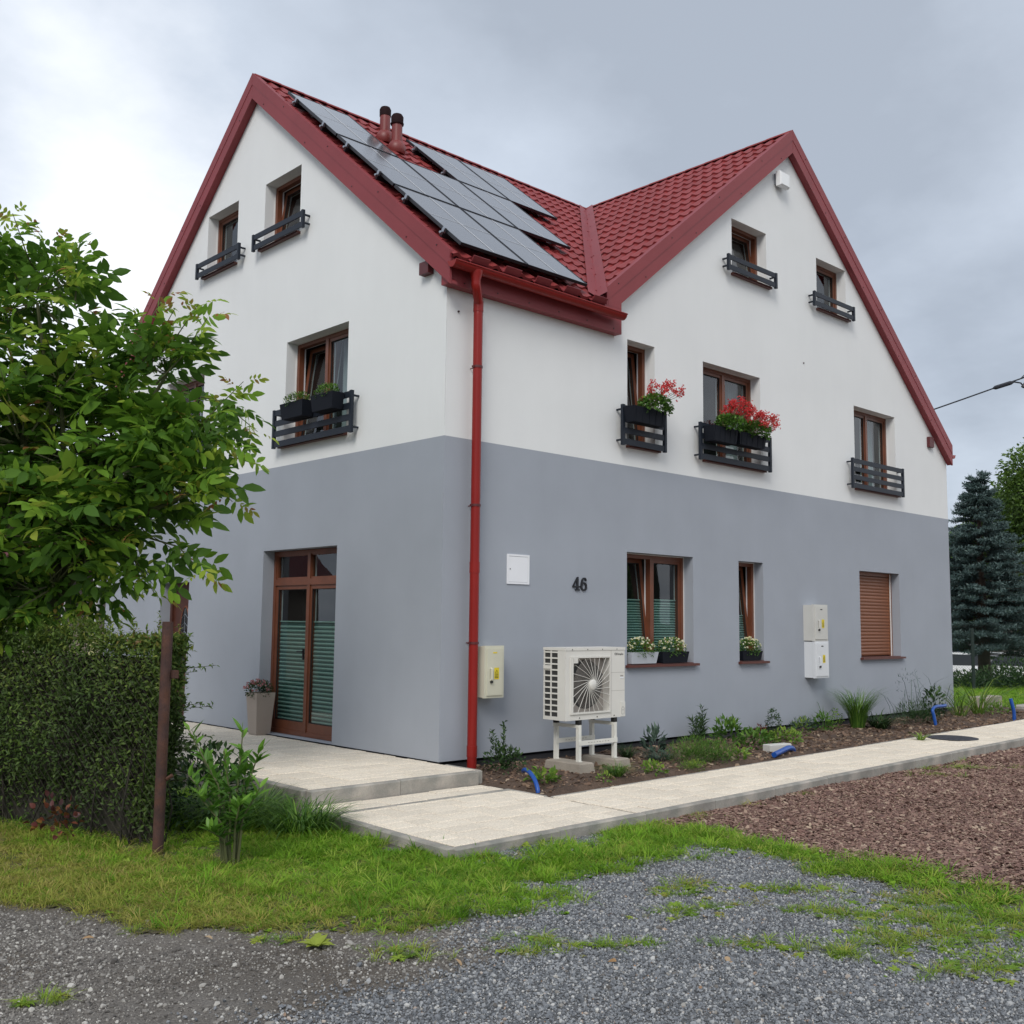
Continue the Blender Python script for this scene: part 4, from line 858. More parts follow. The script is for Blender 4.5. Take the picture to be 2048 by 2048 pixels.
def cabinet(name, label, x0, x1, z0, z1, dep, mt, stick, group=None, hx=0.28):
    t = thing(name, label, 'electric cabinet', ((x0+x1)/2, -dep/2, z0), group)
    m = MB(); m.box(x0, x1, -dep, 0.0, z0, z1); m.box(x0-0.008, x1+0.008, -dep-0.004, -dep+0.03, z0-0.006, z1+0.008); m.build('body', mt, t)
    m = MB(); e = 0.022; m.box(x0+e, x1-e, -dep-0.016, -dep-0.0045, z0+e, z1-e); m.build('door', mt, t)
    m = MB(); hxp = x0+(x1-x0)*hx; zc = (z0+z1)/2-0.02
    m.tube([(hxp, -dep-0.016, zc+0.06), (hxp, -dep-0.034, zc+0.055), (hxp, -dep-0.036, zc-0.06), (hxp, -dep-0.016, zc-0.07)], 0.012, 8); m.build('handle', mt, t)
    m = MB(); m.box(hxp-0.01, hxp+0.016, -dep-0.038, -dep-0.0165, zc-0.10, zc-0.075); m.box(hxp+0.013, hxp+0.02, -dep-0.02, -dep-0.0165, zc-0.06, zc+0.05); m.build('latch', 'ink', t)
    m = MB(); sticker(m, *stick); m.build('warning_sticker', None, t, recalc=False)
    m = MB(); m.box((x0+x1)/2-0.03, (x0+x1)/2+0.03, -dep-0.0175, -dep-0.0162, z1-0.075, z1-0.06); m.build('name_plate', 'sticker_yellow' if 'cream' in mt else 'ink', t)
    return t
cabinet('electric_cabinet', 'cream electric cabinet with yellow warning sticker beside the red downpipe', 0.475, 0.745, 0.675, 1.225, 0.18, 'cabinet_cream', (0.60, 0.87, -0.197, 0.07, 0.125))
cabinet('electric_cabinet', 'pale grey electric cabinet, upper of the two beside the shutter', 7.19, 7.58, 1.255, 1.80, 0.18, 'cabinet_grey', (7.39, 1.45, -0.197, 0.075, 0.13))
cabinet('electric_cabinet', 'white electric cabinet, lower of the two beside the shutter', 7.20, 7.59, 0.695, 1.24, 0.18, 'cabinet_white', (7.40, 0.92, -0.197, 0.075, 0.12))
t = thing('wall_hatch', 'flat white square-edged meter hatch on the grey wall', 'hatch', (1.12, 0, 1.92))
m = MB(); ring(m, FM('R'), 0.95, 1.30, 1.925, 2.265, 0.022, -0.012, 0.0); m.build('frame', 'hatch_white', t)
m = MB(); m.box(0.975, 1.275, -0.009, -0.001, 1.95, 2.24); m.build('door', 'hatch_white', t)
m = MB(); m.tube([(0.995, -0.009, 2.095), (0.995, -0.013, 2.095)], 0.007, 8); m.build('lock', 'ink', t)
t = thing('wall_lamp', 'white square box lamp under the peak of the front gable', 'lamp', (6.68, 0, 8.3))
m = MB(); m.box(6.57, 6.78, -0.05, 0, 8.34, 8.52); m.build('back_plate', 'steel', t)
m = MB(); m.cbox(0, 0.26, 0, 0.23, 0, 0.09, 0.02, None, Matrix.Translation((6.545, -0.05, 8.305)) @ Matrix.Rotation(R(90), 4, 'X')); m.build('shade', 'lamp_white', t)
# house number 46: bold serif digits
t = thing('house_number', 'black serif number 46 on the grey wall', 'house number', (2.16, 0, 1.88))
def poly_xz(m, pts, x, z, s, y0=-0.016, y1=-0.001):
    m.prism([(x+p*s, y0, z+q*s) for p, q in pts], (0, y1-y0, 0))
def stroke(m, pts, w, x, z, s, k=0):
    P2 = [Vector((p, q)) for p, q in pts]; W = w if isinstance(w, list) else [w]*len(P2); Lf, Rt = [], []
    for i, p in enumerate(P2):
        d = (P2[min(i+1, len(P2)-1)]-P2[max(i-1, 0)]).normalized(); nn = Vector((-d.y, d.x)); Lf.append(p+nn*W[i]/2); Rt.append(p-nn*W[i]/2)
    for i in range(len(P2)-1):
        poly_xz(m, [Lf[i], Lf[i+1], Rt[i+1], Rt[i]], x, z, s, -0.016-0.0004*(i % 2)-0.001*k)
S = 0.165
m = MB(); poly_xz(m, [(0.42, 0.06), (0.60, 0.06), (0.60, 1.0), (0.52, 1.0), (0.42, 0.86)], 2.03, 1.88, S)
stroke(m, [(0.50, 0.94), (0.07, 0.34)], 0.10, 2.03, 1.88, S, 1); poly_xz(m, [(0.0, 0.22), (0.74, 0.22), (0.74, 0.34), (0.0, 0.34)], 2.03, 1.88, S, -0.0185); poly_xz(m, [(0.28, 0.0), (0.74, 0.0), (0.74, 0.09), (0.28, 0.09)], 2.03, 1.88, S, -0.0175); m.build('digit', 'black_number', t)
m = MB(); arc = [(0.40+0.255*math.cos(a), 0.31+0.27*math.sin(a)) for a in np.linspace(0, 2*math.pi, 25)]
stroke(m, arc, [0.10+0.07*abs(math.cos(a)) for a in np.linspace(0, 2*math.pi, 25)], 2.16, 1.88, S)
stroke(m, [(0.16, 0.36), (0.17, 0.55), (0.24, 0.78), (0.38, 0.92), (0.52, 0.93), (0.62, 0.84)], [0.17, 0.16, 0.14, 0.11, 0.10, 0.10], 2.16, 1.88, S, 1)
poly_xz(m, [(0.60+0.075*math.cos(a), 0.79+0.075*math.sin(a)) for a in np.linspace(0, 2*math.pi, 14)[:-1]], 2.16, 1.88, S, -0.0185); m.build('digit', 'black_number', t)

# ------------------------------------------------------------------ heat pump, its stand and the two concrete blocks
HXA, HXB, HYF, HYB, HZ0, HZ1 = 0.955, 1.915, -0.93, -0.60, 0.455, 1.225
hp = thing('heat_pump', 'white outdoor heat pump unit with round fan grille on a stand', 'heat pump', (1.43, -0.76, HZ0))
m = MB(); g0, g1 = HXA+0.105, HXA+0.70; gz0, gz1 = HZ0+0.075, HZ1-0.105
m.box(HXA+0.012, HXB, HYF+0.10, HYB, HZ0, HZ1-0.03)                       # rear body
m.box(HXA, g0, HYF, HYF+0.10, HZ0, HZ1-0.03); m.box(g1, HXB, HYF, HYF+0.10, HZ0, HZ1-0.03)
m.box(g0, g1, HYF, HYF+0.10, HZ0, gz0); m.box(g0, g1, HYF, HYF+0.10, gz1, HZ1-0.03)
m.build('casing', 'metal_pump', hp)
m = MB(); m.box(HXA-0.004, HXB+0.004, HYF-0.006, HYB+0.004, HZ1-0.0295, HZ1); m.build('lid', 'metal_pump', hp)
m = MB(); m.box(g0+.001, g1-.001, HYF+0.092, HYF+0.0995, gz0+.001, gz1-.001); m.build('fan_well', 'pump_inside', hp)
hc = ((g0+g1)/2+0.01, HYF, (gz0+gz1)/2); Rf = 0.285
m = MB(); m.lathe([(Rf*0.93, 0), (Rf*0.93, 0.004)], (hc[0], HYF+0.0915, hc[2]), 40, None, 'Y'); m.build('fan_opening', 'pump_dark', hp)
m = MB()                                                                      # three broad blades
for k in range(3):
    a = k*2*math.pi/3+0.5; V = []
    for q, (rr, da) in enumerate(((0.06, -0.4), (0.06, 0.4), (0.25, -0.1), (0.25, 0.85))):
        V.append((hc[0]+rr*math.cos(a+da), HYF+0.045+(0.02 if q % 2 else -0.012), hc[2]+rr*math.sin(a+da)))
    m.add(V, [(0, 1, 3, 2)])
m.build('fan', 'pump_dark', hp, recalc=False)
m = MB(); ring(m, FM('R'), g0-0.012, g1+0.012, gz0-0.012, gz1+0.012, 0.018, HYF-0.014, HYF+0.002)
m.box(g0-0.035, g0-0.012, HYF-0.012, HYF+0.001, gz0-0.012, gz1+0.012); gd = m.build('fan_guard', 'metal_pump', hp)
m = MB()
for k in range(24):
    a = 2*math.pi*k/24+0.13; c_, s_ = math.cos(a), math.sin(a)
    lim = min((g1-hc[0] if c_ > 0 else hc[0]-g0)/max(abs(c_), 1e-3), (gz1-hc[2] if s_ > 0 else hc[2]-gz0)/max(abs(s_), 1e-3))
    m.tube([(hc[0]+0.05*math.cos(a-1.5), HYF-0.012, hc[2]+0.05*math.sin(a-1.5)), (hc[0]+0.45*lim*math.cos(a-0.22), HYF-0.010, hc[2]+0.45*lim*math.sin(a-0.22)), (hc[0]+lim*c_, HYF-0.006, hc[2]+lim*s_)], 0.003, 5)
m.build('spoke', 'metal_pump', gd)
m = MB()
for k in range(17):
    rr = 0.055+k*0.0145; m.tube([(hc[0]+rr*math.cos(a), HYF-0.004, hc[2]+rr*math.sin(a)) for a in np.linspace(0, 2*math.pi, 37)], 0.0013, 4, cap=False)
m.build('guard_ring', 'pump_inside', gd)
m = MB(); m.lathe([(0.055, 0), (0.055, 0.012), (0.045, 0.020), (0.0, 0.022)], (hc[0], HYF-0.010, hc[2]), 24, None, 'Y'); m.build('hub', 'metal_pump', gd, True)
m = MB(); m.box(g0+0.012, g0+0.075, HYF-0.016, HYF-0.002, gz1-0.06, gz1-0.005, 'metal_pump'); m.box(g0+0.02, g0+0.06, HYF-0.0165, HYF-0.006, gz1-0.075, gz1-0.0605, 'ink'); m.build('sensor_bracket', None, gd)
# side grille: dark openings framed by bars
m = MB(); m.box(HXA+0.0085, HXA+0.0115, HYF+0.105, HYB-0.005, HZ0+0.01, HZ1-0.035); m.build('side_recess', 'pump_dark', hp)
m = MB(); ya, yb = HYF+0.10, HYB
for y in (ya, (ya+yb)/2-0.006, yb-0.018): m.box(HXA-0.001, HXA+0.008, y, y+0.016, HZ0, HZ1-0.03)
nb = 11; zs = HZ0+0.03; st = (HZ1-0.05-zs)/nb
for k in range(nb+1): m.box(HXA-0.0005, HXA+0.0078, ya, yb, zs+k*st-0.008, zs+k*st+0.008)
m.box(HXA-0.0006, HXA+0.0079, ya, yb, HZ0, zs-0.008)
m.build('side_grille', 'metal_pump', hp)
m = MB(); m.box(HXA-0.014, HXA+0.002, yb-0.11, yb-0.01, zs+8.15*st, zs+8.75*st); m.build('grip', 'metal_pump', hp)
m = MB()                                                                      # panel seams, recessed grip and service flap
for z in (HZ0+0.29, HZ0+0.49): m.box(g1+0.03, HXB-0.002, HYF-0.0012, HYF, z, z+0.003)
m.box(g1+0.028, g1+0.031, HYF-0.0013, HYF, HZ0+0.01, HZ1-0.03)
m.box(HXB-0.075, HXB-0.03, HYF-0.003, HYF-0.0001, HZ0+0.445, HZ0+0.460)
m.build('seam', 'pump_inside', hp)
m = MB(); m.box(HXB-0.08, HXB-0.025, HYF-0.005, HYF-0.0002, HZ0+0.425, HZ0+0.442); m.build('recessed_grip', 'hatch_white', hp)
m = MB(); m.box(HXB-0.075, HXB+0.001, HYF-0.007, HYF-0.0002, HZ0+0.005, HZ0+0.165); m.build('service_flap', 'metal_pump', hp)
m = MB(); fl = [(HXB-0.058, HZ0+0.03), (HXB-0.018, HZ0+0.03), (HXB-0.018, HZ0+0.095), (HXB-0.028, HZ0+0.108), (HXB-0.048, HZ0+0.108), (HXB-0.058, HZ0+0.095), (HXB-0.058, HZ0+0.03)]
m.tube([(a, HYF-0.007, b_) for a, b_ in fl], 0.0016, 4); m.tube([(HXB-0.058, HYF-0.007, HZ0+0.075), (HXB-0.018, HYF-0.007, HZ0+0.075)], 0.0016, 4); m.build('flap_outline', 'ink', hp)
m = MB()
for k in range(4): m.tube([(HXA+0.1+k*0.24, HYF-0.006, HZ1-0.02), (HXA+0.1+k*0.24, HYF-0.009, HZ1-0.02)], 0.006, 6)
for k in range(3): m.tube([(HXA+0.22+k*0.28, HYF+0.001, HZ0+0.022), (HXA+0.22+k*0.28, HYF-0.004, HZ0+0.022)], 0.007, 6)
m.build('screw', 'ink', hp)
def text_mesh(txt, size, x, z, y, mt, parent, name):
    c = bpy.data.curves.new(name, 'FONT'); c.body = txt; c.size = size; c.extrude = 0.0006; o = bpy.data.objects.new(name, c); COL.objects.link(o)
    dg = bpy.context.evaluated_depsgraph_get(); me = bpy.data.meshes.new_from_object(o.evaluated_get(dg)); bpy.data.objects.remove(o)
    me.transform(Matrix.Translation((x, y, z)) @ Matrix.Rotation(R(90), 4, 'X')); me.materials.clear(); me.materials.append(MATS[mt]); return link(bpy.data.objects.new(name, me), parent)
text_mesh('Dimplex', 0.032, HXB-0.135, HZ1-0.085, HYF-0.0012, 'ink', hp, 'lettering')
m = MB(); ring(m, FM('R'), HXB-0.170, HXB-0.140, HZ1-0.086, HZ1-0.062, 0.005, HYF-0.0018, HYF-0.0002); m.build('emblem', 'ink', hp)
st_ = thing('pump_stand', 'white steel frame stand carrying the heat pump', 'stand', (1.43, -0.76, 0.0))
BX = (1.16, 1.735); BY = (-0.935, -0.60); ztop = 0.405; zb = 0.02
for x in BX:
    for y in BY:
        m = MB(); s = 0.042; m.box(x, x+s, y, y+0.006, zb, ztop); m.box(x, x+0.006, y+0.0061, y+s, zb, ztop); m.box(x, x+s+0.01, y-0.01, y+s, zb-0.006, zb-0.001); m.build('leg', 'stand_white', st_)
    m = MB(); m.box(x-0.004, x+0.044, BY[0]+0.0065, BY[1]+0.05, ztop-0.035, ztop-0.003); m.build('top_rail', 'stand_white', st_)
    for y in BY:
        m = MB(); m.box(x-0.002, x+0.046, y+0.0, y+0.05, ztop-0.002, HZ0-0.001); m.build('rubber_foot', 'rubber', st_)
for y in BY:
    m = MB(); m.box(BX[0]-0.004, BX[1]+0.046, y-0.006, y-0.0005, 0.185, 0.235); cb = m.build('crossbar', 'stand_white', st_)
    m = MB()
    for k in range(8): m.box(BX[0]+0.14+k*0.045, BX[0]+0.165+k*0.045, y-0.0075, y-0.0055, 0.208, 0.213)
    m.build('slot', 'pump_inside', cb)
for k, (x, lab) in enumerate(((1.075, 'concrete foot block under the grille side of the heat pump'), (1.66, 'concrete foot block under the logo side of the heat pump'))):
    m = MB(); x0, x1, y0, y1, z0, z1 = x, x+0.21, -1.03, -0.53, -0.15, 0.013; e = 0.022
    V = [(x0-e, y0-e, z0), (x1+e, y0-e, z0), (x1+e, y1+e, z0), (x0-e, y1+e, z0), (x0-.004, y0-.004, z1-.012), (x1+.004, y0-.004, z1-.012), (x1+.004, y1+.004, z1-.012), (x0-.004, y1+.004, z1-.012), (x0+.01, y0+.01, z1), (x1-.01, y0+.01, z1), (x1-.01, y1-.01, z1), (x0+.01, y1-.01, z1)]
    m.add(V, [(3, 2, 1, 0), (8, 9, 10, 11)]+[q for a in range(4) for q in ((a, (a+1) % 4, 4+(a+1) % 4, 4+a), (4+a, 4+(a+1) % 4, 8+(a+1) % 4, 8+a))])
    tag(m.build('concrete_block', 'concrete'), lab, 'concrete block', 'concrete foot blocks')

# ------------------------------------------------------------------ plants: builders
def cloud(n, c, rad, shell=0.45, zmin=-1.0):
    d = rand_dirs(n, zmin); r = 1-shell*rng.random(n)**1.4; return np.asarray(c)+d*r[:, None]*np.asarray(rad), d
def bush_arrays(n, c, rad, ln, wd, up=0.35, shell=0.5, zmin=-0.6, fold=0.25, lo=0.0, hi=1.0):
    P, d = cloud(n, c, rad, shell, zmin); D = norm(d*0.8 + rand_dirs(n)*0.7 + UPV*up); Nn = norm(rand_dirs(n)*0.8+UPV)
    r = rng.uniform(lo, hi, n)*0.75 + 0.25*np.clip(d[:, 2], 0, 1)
    return leaf_arrays(P, D, Nn, ln*rng.uniform(0.7, 1.2, n), wd*rng.uniform(0.7, 1.2, n), r, fold)
def tuft_arrays(n, c, rad, ln, wd, spread=0.6, droop=0.8, stiff=0.0):
    a = rng.uniform(0, 2*math.pi, n); rr = rad*np.sqrt(rng.random(n)); P = np.stack([c[0]+rr*np.cos(a), c[1]+rr*np.sin(a), np.full(n, c[2])], 1)
    a2 = a+rng.normal(0, 0.5, n); sp = spread*rng.random(n)**0.7
    D = norm(np.stack([np.cos(a2)*sp, np.sin(a2)*sp, np.ones(n)], 1)); B = np.stack([np.cos(a2), np.sin(a2), -rng.uniform(0.2, 1, n)*droop], 1)*(1-stiff)
    return blade_arrays(P, D, ln*rng.uniform(0.6, 1.1, n), wd, B, rng.random(n))
def flower_arrays(n, P, size, petals=5):
    """small open flowers: petals round a centre"""
    out = []
    for k in range(petals):
        a = 2*math.pi*k/petals; F = norm(rand_dirs(n)*0.5+UPV*0.3+np.array([-0.35, -0.35, 0])); S = norm(np.cross(F, UPV+0.01)); T = np.cross(F, S)
        D = S*math.cos(a)+T*math.sin(a); out.append(leaf_arrays(P, D, F, size*rng.uniform(0.8, 1.1, n), size*0.75, rng.random(n), 0.1, 0.0, 0.6))
    return cat_arrays(out)
def bed(x, y): return float(zbed(np.array([x]), np.array([y]))[0])
def leafy(name, arr, m, parent=None): V, F, r = arr; return np_mesh(name, V, F, m, r, parent)

# ------------------------------------------------------------------ window boxes and pots
def trough(face, a0, a1, d0, d1, z0, z1, mt, parent, ribs=0, tap=0.03):
    P = FM(face); m = MB(); e = tap
    V = [P(a0+e, d0+e*.6, z0), P(a1-e, d0+e*.6, z0), P(a1-e, d1-e*.2, z0), P(a0+e, d1-e*.2, z0), P(a0, d0, z1), P(a1, d0, z1), P(a1, d1, z1), P(a0, d1, z1),
         P(a0+.012, d0+.012, z1), P(a1-.012, d0+.012, z1), P(a1-.012, d1-.012, z1), P(a0+.012, d1-.012, z1), P(a0+.014, d0+.014, z1-.03), P(a1-.014, d0+.014, z1-.03), P(a1-.014, d1-.014, z1-.03), P(a0+.014, d1-.014, z1-.03)]
    F = [(3, 2, 1, 0), (12, 13, 14, 15)]
    for a in range(4):
        b_ = (a+1) % 4; F += [(a, b_, 4+b_, 4+a), (4+a, 4+b_, 8+b_, 8+a), (8+a, 8+b_, 12+b_, 12+a)]
    m.add(V, F)
    for k in range(ribs):
        a = a0+(a1-a0)*(k+0.5)/ribs; m.prism([P(a-.012, d0-.004+e*.6, z0+.01), P(a+.012, d0-.004+e*.6, z0+.01), P(a+.013, d0-.005, z1-.01), P(a-.013, d0-.005, z1-.01)], P(0, .012, 0))
    m.build('box', mt, parent); m = MB(); fbox(m, P, a0+.016, a1-.016, d0+.016, d1-.016, z1-.05, z1-.025); m.build('soil', 'soil', parent)
def window_box(face, a0, a1, d0, d1, z0, z1, mt, label, group, plant, ribs=0):
    P = FM(face); c = P((a0+a1)/2, (d0+d1)/2, z1); t = thing('window_box', label, 'planter', tuple(P((a0+a1)/2, (d0+d1)/2, z0)), group)
    trough(face, a0, a1, d0, d1, z0, z1, mt, t, ribs); L_ = (a1-a0)/2; rad = (L_, 0.12, 0.10) if face == 'R' else (0.12, L_, 0.10)
    plant(t, c, rad); return t
def pl_green(t, c, rad): leafy('foliage', bush_arrays(420, (c.x, c.y, c.z+0.02), (rad[0]*.95, rad[1]*.95, 0.11), 0.035, 0.018), 'leaf_mid', t)
def pl_white(t, c, rad):
    leafy('foliage', bush_arrays(900, (c.x, c.y-0.01, c.z+0.03), (rad[0]*1.02, rad[1]*0.95, 0.15), 0.032, 0.014), 'leaf_mid', t)
    P, d = cloud(60, (c.x, c.y-0.02, c.z+0.05), (rad[0]*1.0, rad[1]*0.95, 0.15), 0.12, -0.1); leafy('flowers', flower_arrays(60, P, 0.017), 'petal_white', t)
def pl_ger(dx, dz, nf, spread=1.0):
    def f(t, c, rad):
        leafy('foliage', bush_arrays(520, (c.x+dx*0.5, c.y-0.05, c.z+0.05), (rad[0]*0.85, 0.17, 0.15), 0.05, 0.045, 0.2), 'leaf_mid', t)
        cl, d = cloud(nf, (c.x+dx, c.y-0.08, c.z+dz), (rad[0]*0.95*spread, 0.22, 0.17), 0.5, -0.45)
        m = MB()
        for p in cl: m.tube([(c.x+(p[0]-c.x)*0.5, c.y-0.03, c.z+0.02), (p[0]*.6+c.x*.4, p[1]*.7+c.y*.3, p[2]*.6+c.z*.4), tuple(p)], 0.0025, 4)
        m.build('stem', 'twig', t); P = np.repeat(cl, 16, 0)+rng.normal(0, 0.026, (nf*16, 3)); leafy('flowers', flower_arrays(len(P), P, 0.017), 'petal_red', t)
    return f
GB = 'flower boxes on the upper windows'
window_box('L', 2.42, 2.96, -0.31, -0.135, 4.03, 4.23, 'planter_dark', 'dark window box with tiny white flowers on the side balustrade', GB, lambda t, c, rad: (pl_green(t, c, rad), leafy('flowers', flower_arrays(26, cloud(26, (c.x, c.y, c.z+0.03), (rad[0], rad[1], 0.11), 0.1, 0.0)[0], 0.010), 'petal_white', t)))
window_box('L', 1.75, 2.24, -0.31, -0.135, 4.03, 4.23, 'planter_dark', 'dark window box with sparse green plants beside the flowering one', GB, pl_green)
window_box('R', 2.82, 3.47, -0.31, -0.135, 4.03, 4.23, 'planter_dark', 'black ribbed window box of red geraniums on the narrow upper window', GB, pl_ger(0.30, 0.24, 26), 5)
window_box('R', 4.49, 5.08, -0.31, -0.135, 4.00, 4.21, 'planter_dark', 'black window box of thick red geraniums on the wide window, nearer the downpipe', GB, pl_ger(0.30, 0.26, 46, 0.85), 5)
window_box('R', 5.11, 5.78, -0.31, -0.135, 4.02, 4.20, 'planter_dark', 'black window box of trailing red geraniums, far end of the wide window', GB, pl_ger(0.26, 0.18, 40, 1.05), 5)
GW = 'flower boxes on the ground floor sills'
window_box('R', 3.07, 3.62, -0.045, 0.135, 0.980, 1.125, 'planter_pale', 'pale grey window box of small white flowers on the sill', GW, pl_white)
window_box('R', 3.70, 4.27, -0.045, 0.135, 0.980, 1.125, 'planter_dark', 'charcoal window box of small white flowers beside the pale box', GW, pl_white)
window_box('R', 5.52, 6.02, -0.04, 0.13, 0.980, 1.115, 'planter_dark', 'charcoal window box of white flowers in the narrow ground floor window', GW, pl_white)
t = thing('flower_pot', 'tall tapered taupe pot of pink flowers beside the patio door', 'flower pot', (-0.05, 3.63, 0.0)); m = MB()
def sq(h, z): return [(-0.05-h, 3.63-h, z), (-0.05+h, 3.63-h, z), (-0.05+h, 3.63+h, z), (-0.05-h, 3.63+h, z)]
m.add(sq(0.10, 0.003)+sq(0.138, 0.54)+sq(0.126, 0.54)+sq(0.12, 0.50), [(3, 2, 1, 0), (12, 13, 14, 15)]+[q for k in range(3) for a in range(4) for q in ((4*k+a, 4*k+(a+1) % 4, 4*k+4+(a+1) % 4, 4*k+4+a),)]); m.build('pot', 'pot_taupe', t)
m = MB(); m.box(-0.165, 0.065, 3.515, 3.745, 0.502, 0.512); m.build('soil', 'soil', t)
leafy('foliage', bush_arrays(500, (-0.06, 3.65, 0.56), (0.17, 0.18, 0.13), 0.04, 0.018), 'leaf_dark', t)
P_, d_ = cloud(60, (-0.08, 3.66, 0.58), (0.18, 0.19, 0.13), 0.2, -0.2); leafy('flowers', flower_arrays(60, P_, 0.02), 'petal_pink', t)

# ------------------------------------------------------------------ planting bed
BP = 'plants in the bed along the front wall'
def bplant(name, label, arrs, m, cat='plant'):
    o = leafy(name, cat_arrays(arrs) if isinstance(arrs, list) else arrs, m); tag(o, label, cat, BP); return o
def B3(x, y, dz=0.0): return (x, y, bed(x, y)+dz)
x, y = 0.46, -0.52; c = B3(x, y)
L_ = []
for k in range(7):
    a = k*0.9; tip = (x+0.16*math.cos(a)*(k > 0), y+0.16*math.sin(a)*(k > 0), c[2]+0.52-0.05*k); P_ = np.array([np.array(c)*(1-s)+np.array(tip)*s for s in np.linspace(0.1, 1, 40)]); d = rand_dirs(40, -0.1); L_.append(leaf_arrays(P_, norm(d+UPV*0.5), rand_dirs(40, 0.2), 0.05, 0.022, rng.random(40)))
L_.append(bush_arrays(260, (x, y, c[2]+0.10), (0.22, 0.22, 0.16), 0.05, 0.022)); bplant('shrub', 'dark upright shrub in the bed beside the downpipe', L_, 'leaf_dark', 'shrub')
bplant('rosette_plant', 'lime green rosette beside the curved blue hose', [bush_arrays(70, B3(0.33, -1.22, 0.03), (0.17, 0.15, 0.09), 0.09, 0.055, 0.3, 0.8)], 'leaf_lime')
bplant('grass_clump', 'fine dark green tuft in front of the concrete blocks', [tuft_arrays(260, B3(1.21, -1.42), 0.06, 0.20, 0.005, 1.2, 0.7)], 'leaf_mid')
bplant('low_plant', 'tiny bright green plant at the path edge beside the dark tuft', [bush_arrays(60, B3(0.95, -1.5, 0.02), (0.09, 0.08, 0.05), 0.04, 0.02)], 'leaf_lime')
bplant('low_plant', 'small lime rosette between the dark tuft and the feathery mound', [bush_arrays(80, B3(1.75, -1.48, 0.03), (0.12, 0.12, 0.08), 0.06, 0.03)], 'leaf_lime')
bplant('grass_clump', 'dark low tuft behind the concrete block', [tuft_arrays(160, B3(2.40, -0.55), 0.06, 0.22, 0.006, 1.0, 0.7)], 'leaf_dark')
bplant('leafy_plant', 'blue-grey broad-leaved plant under the two-light window', [bush_arrays(60, B3(2.95, -0.52, 0.12), (0.12, 0.12, 0.17), 0.12, 0.05, 0.9)], 'leaf_blue')
bplant('low_plant', 'spreading blue-grey plant below the broad-leaved one', [tuft_arrays(220, B3(2.62, -0.86), 0.12, 0.16, 0.006, 1.6, 0.8), bush_arrays(120, B3(2.7, -0.8, 0.03), (0.22, 0.16, 0.10), 0.05, 0.012)], 'leaf_blue')
bplant('feathery_mound', 'large bright feathery green mound in the bed', [bush_arrays(1500, B3(2.78, -1.22, 0.08), (0.36, 0.26, 0.20), 0.07, 0.006, 0.8, 0.9), bush_arrays(900, B3(3.05, -1.36, 0.06), (0.30, 0.20, 0.17), 0.07, 0.006, 0.8, 0.9)], 'leaf_mid')
bplant('feathery_mound', 'small pale feathery mound at the path edge', [bush_arrays(500, B3(2.40, -1.50, 0.02), (0.20, 0.12, 0.07), 0.04, 0.006, 0.6, 0.9)], 'leaf_lime')
L_ = []
for k in range(6):
    px, py = 4.15+rng.uniform(-.18, .18), -0.30+rng.uniform(-.10, .08); h = rng.uniform(0.30, 0.48); zb_ = bed(px, py); n = 46; s = np.linspace(0.15, 1, n); P_ = np.stack([np.full(n, px), np.full(n, py), zb_+h*s], 1); d = rand_dirs(n, 0.1); L_.append(leaf_arrays(P_, norm(d+UPV*0.35), rand_dirs(n, 0.3), 0.11, 0.014, rng.random(n), droop=0.3))
bplant('lily', 'upright narrow-leaved lilies against the wall', L_, 'leaf_dark')
bplant('leafy_plant', 'dark green leafy plant beside the lilies', [bush_arrays(160, B3(4.55, -0.45, 0.10), (0.26, 0.18, 0.22), 0.10, 0.04, 0.7)], 'leaf_mid')
bplant('leafy_plant', 'mid green low plant with oval leaves in the bed', [bush_arrays(200, B3(4.60, -0.85, 0.05), (0.30, 0.20, 0.15), 0.08, 0.035, 0.5)], 'leaf_mid')
bplant('rosette_plant', 'bright rosette at the path edge beside the blue hose', [bush_arrays(60, B3(3.40, -1.40, 0.03), (0.15, 0.13, 0.11), 0.09, 0.035, 0.5)], 'leaf_lime')
bplant('shrub', 'small dark conical evergreen under the narrow window', [bush_arrays(360, B3(5.98, -0.22, 0.14), (0.11, 0.11, 0.24), 0.04, 0.016)], 'leaf_dark', 'shrub')
bplant('rosette_plant', 'lime spreading plant in front of the conical evergreen', [bush_arrays(220, B3(5.45, -0.72, 0.04), (0.32, 0.20, 0.11), 0.07, 0.035, 0.4)], 'leaf_lime')
bplant('low_plant', 'reddish low plant against the wall', [bush_arrays(60, B3(5.75, -0.15, 0.04), (0.13, 0.09, 0.12), 0.05, 0.02)], 'leaf_red')
bplant('low_plant', 'dark blue-green low plant along the wall base', [bush_arrays(260, B3(6.75, -0.22, 0.05), (0.30, 0.12, 0.14), 0.06, 0.02)], 'leaf_blue')
bplant('low_plant', 'yellow-green loose plant below the electric cabinets', [bush_arrays(120, B3(6.35, -0.45, 0.08), (0.16, 0.12, 0.18), 0.05, 0.02)], 'leaf_lime')
bplant('leafy_plant', 'green leafy plant with thin seed spikes near the electric cabinets', [bush_arrays(120, B3(7.30, -0.22, 0.07), (0.20, 0.15, 0.16), 0.09, 0.03), tuft_arrays(6, B3(7.40, -0.2), 0.03, 0.55, 0.010, 0.2, 0.2)], 'leaf_mid')
bplant('low_plant', 'yellow-leaved upright plant beside the tall grass', [bush_arrays(120, B3(7.62, -0.27, 0.10), (0.10, 0.10, 0.20), 0.04, 0.02)], 'leaf_lime')
bplant('tall_grass', 'tall upright green grass below the shuttered window', [tuft_arrays(420, B3(7.95, -0.45), 0.10, 0.72, 0.007, 0.17, 0.35)], 'leaf_mid', 'grass')
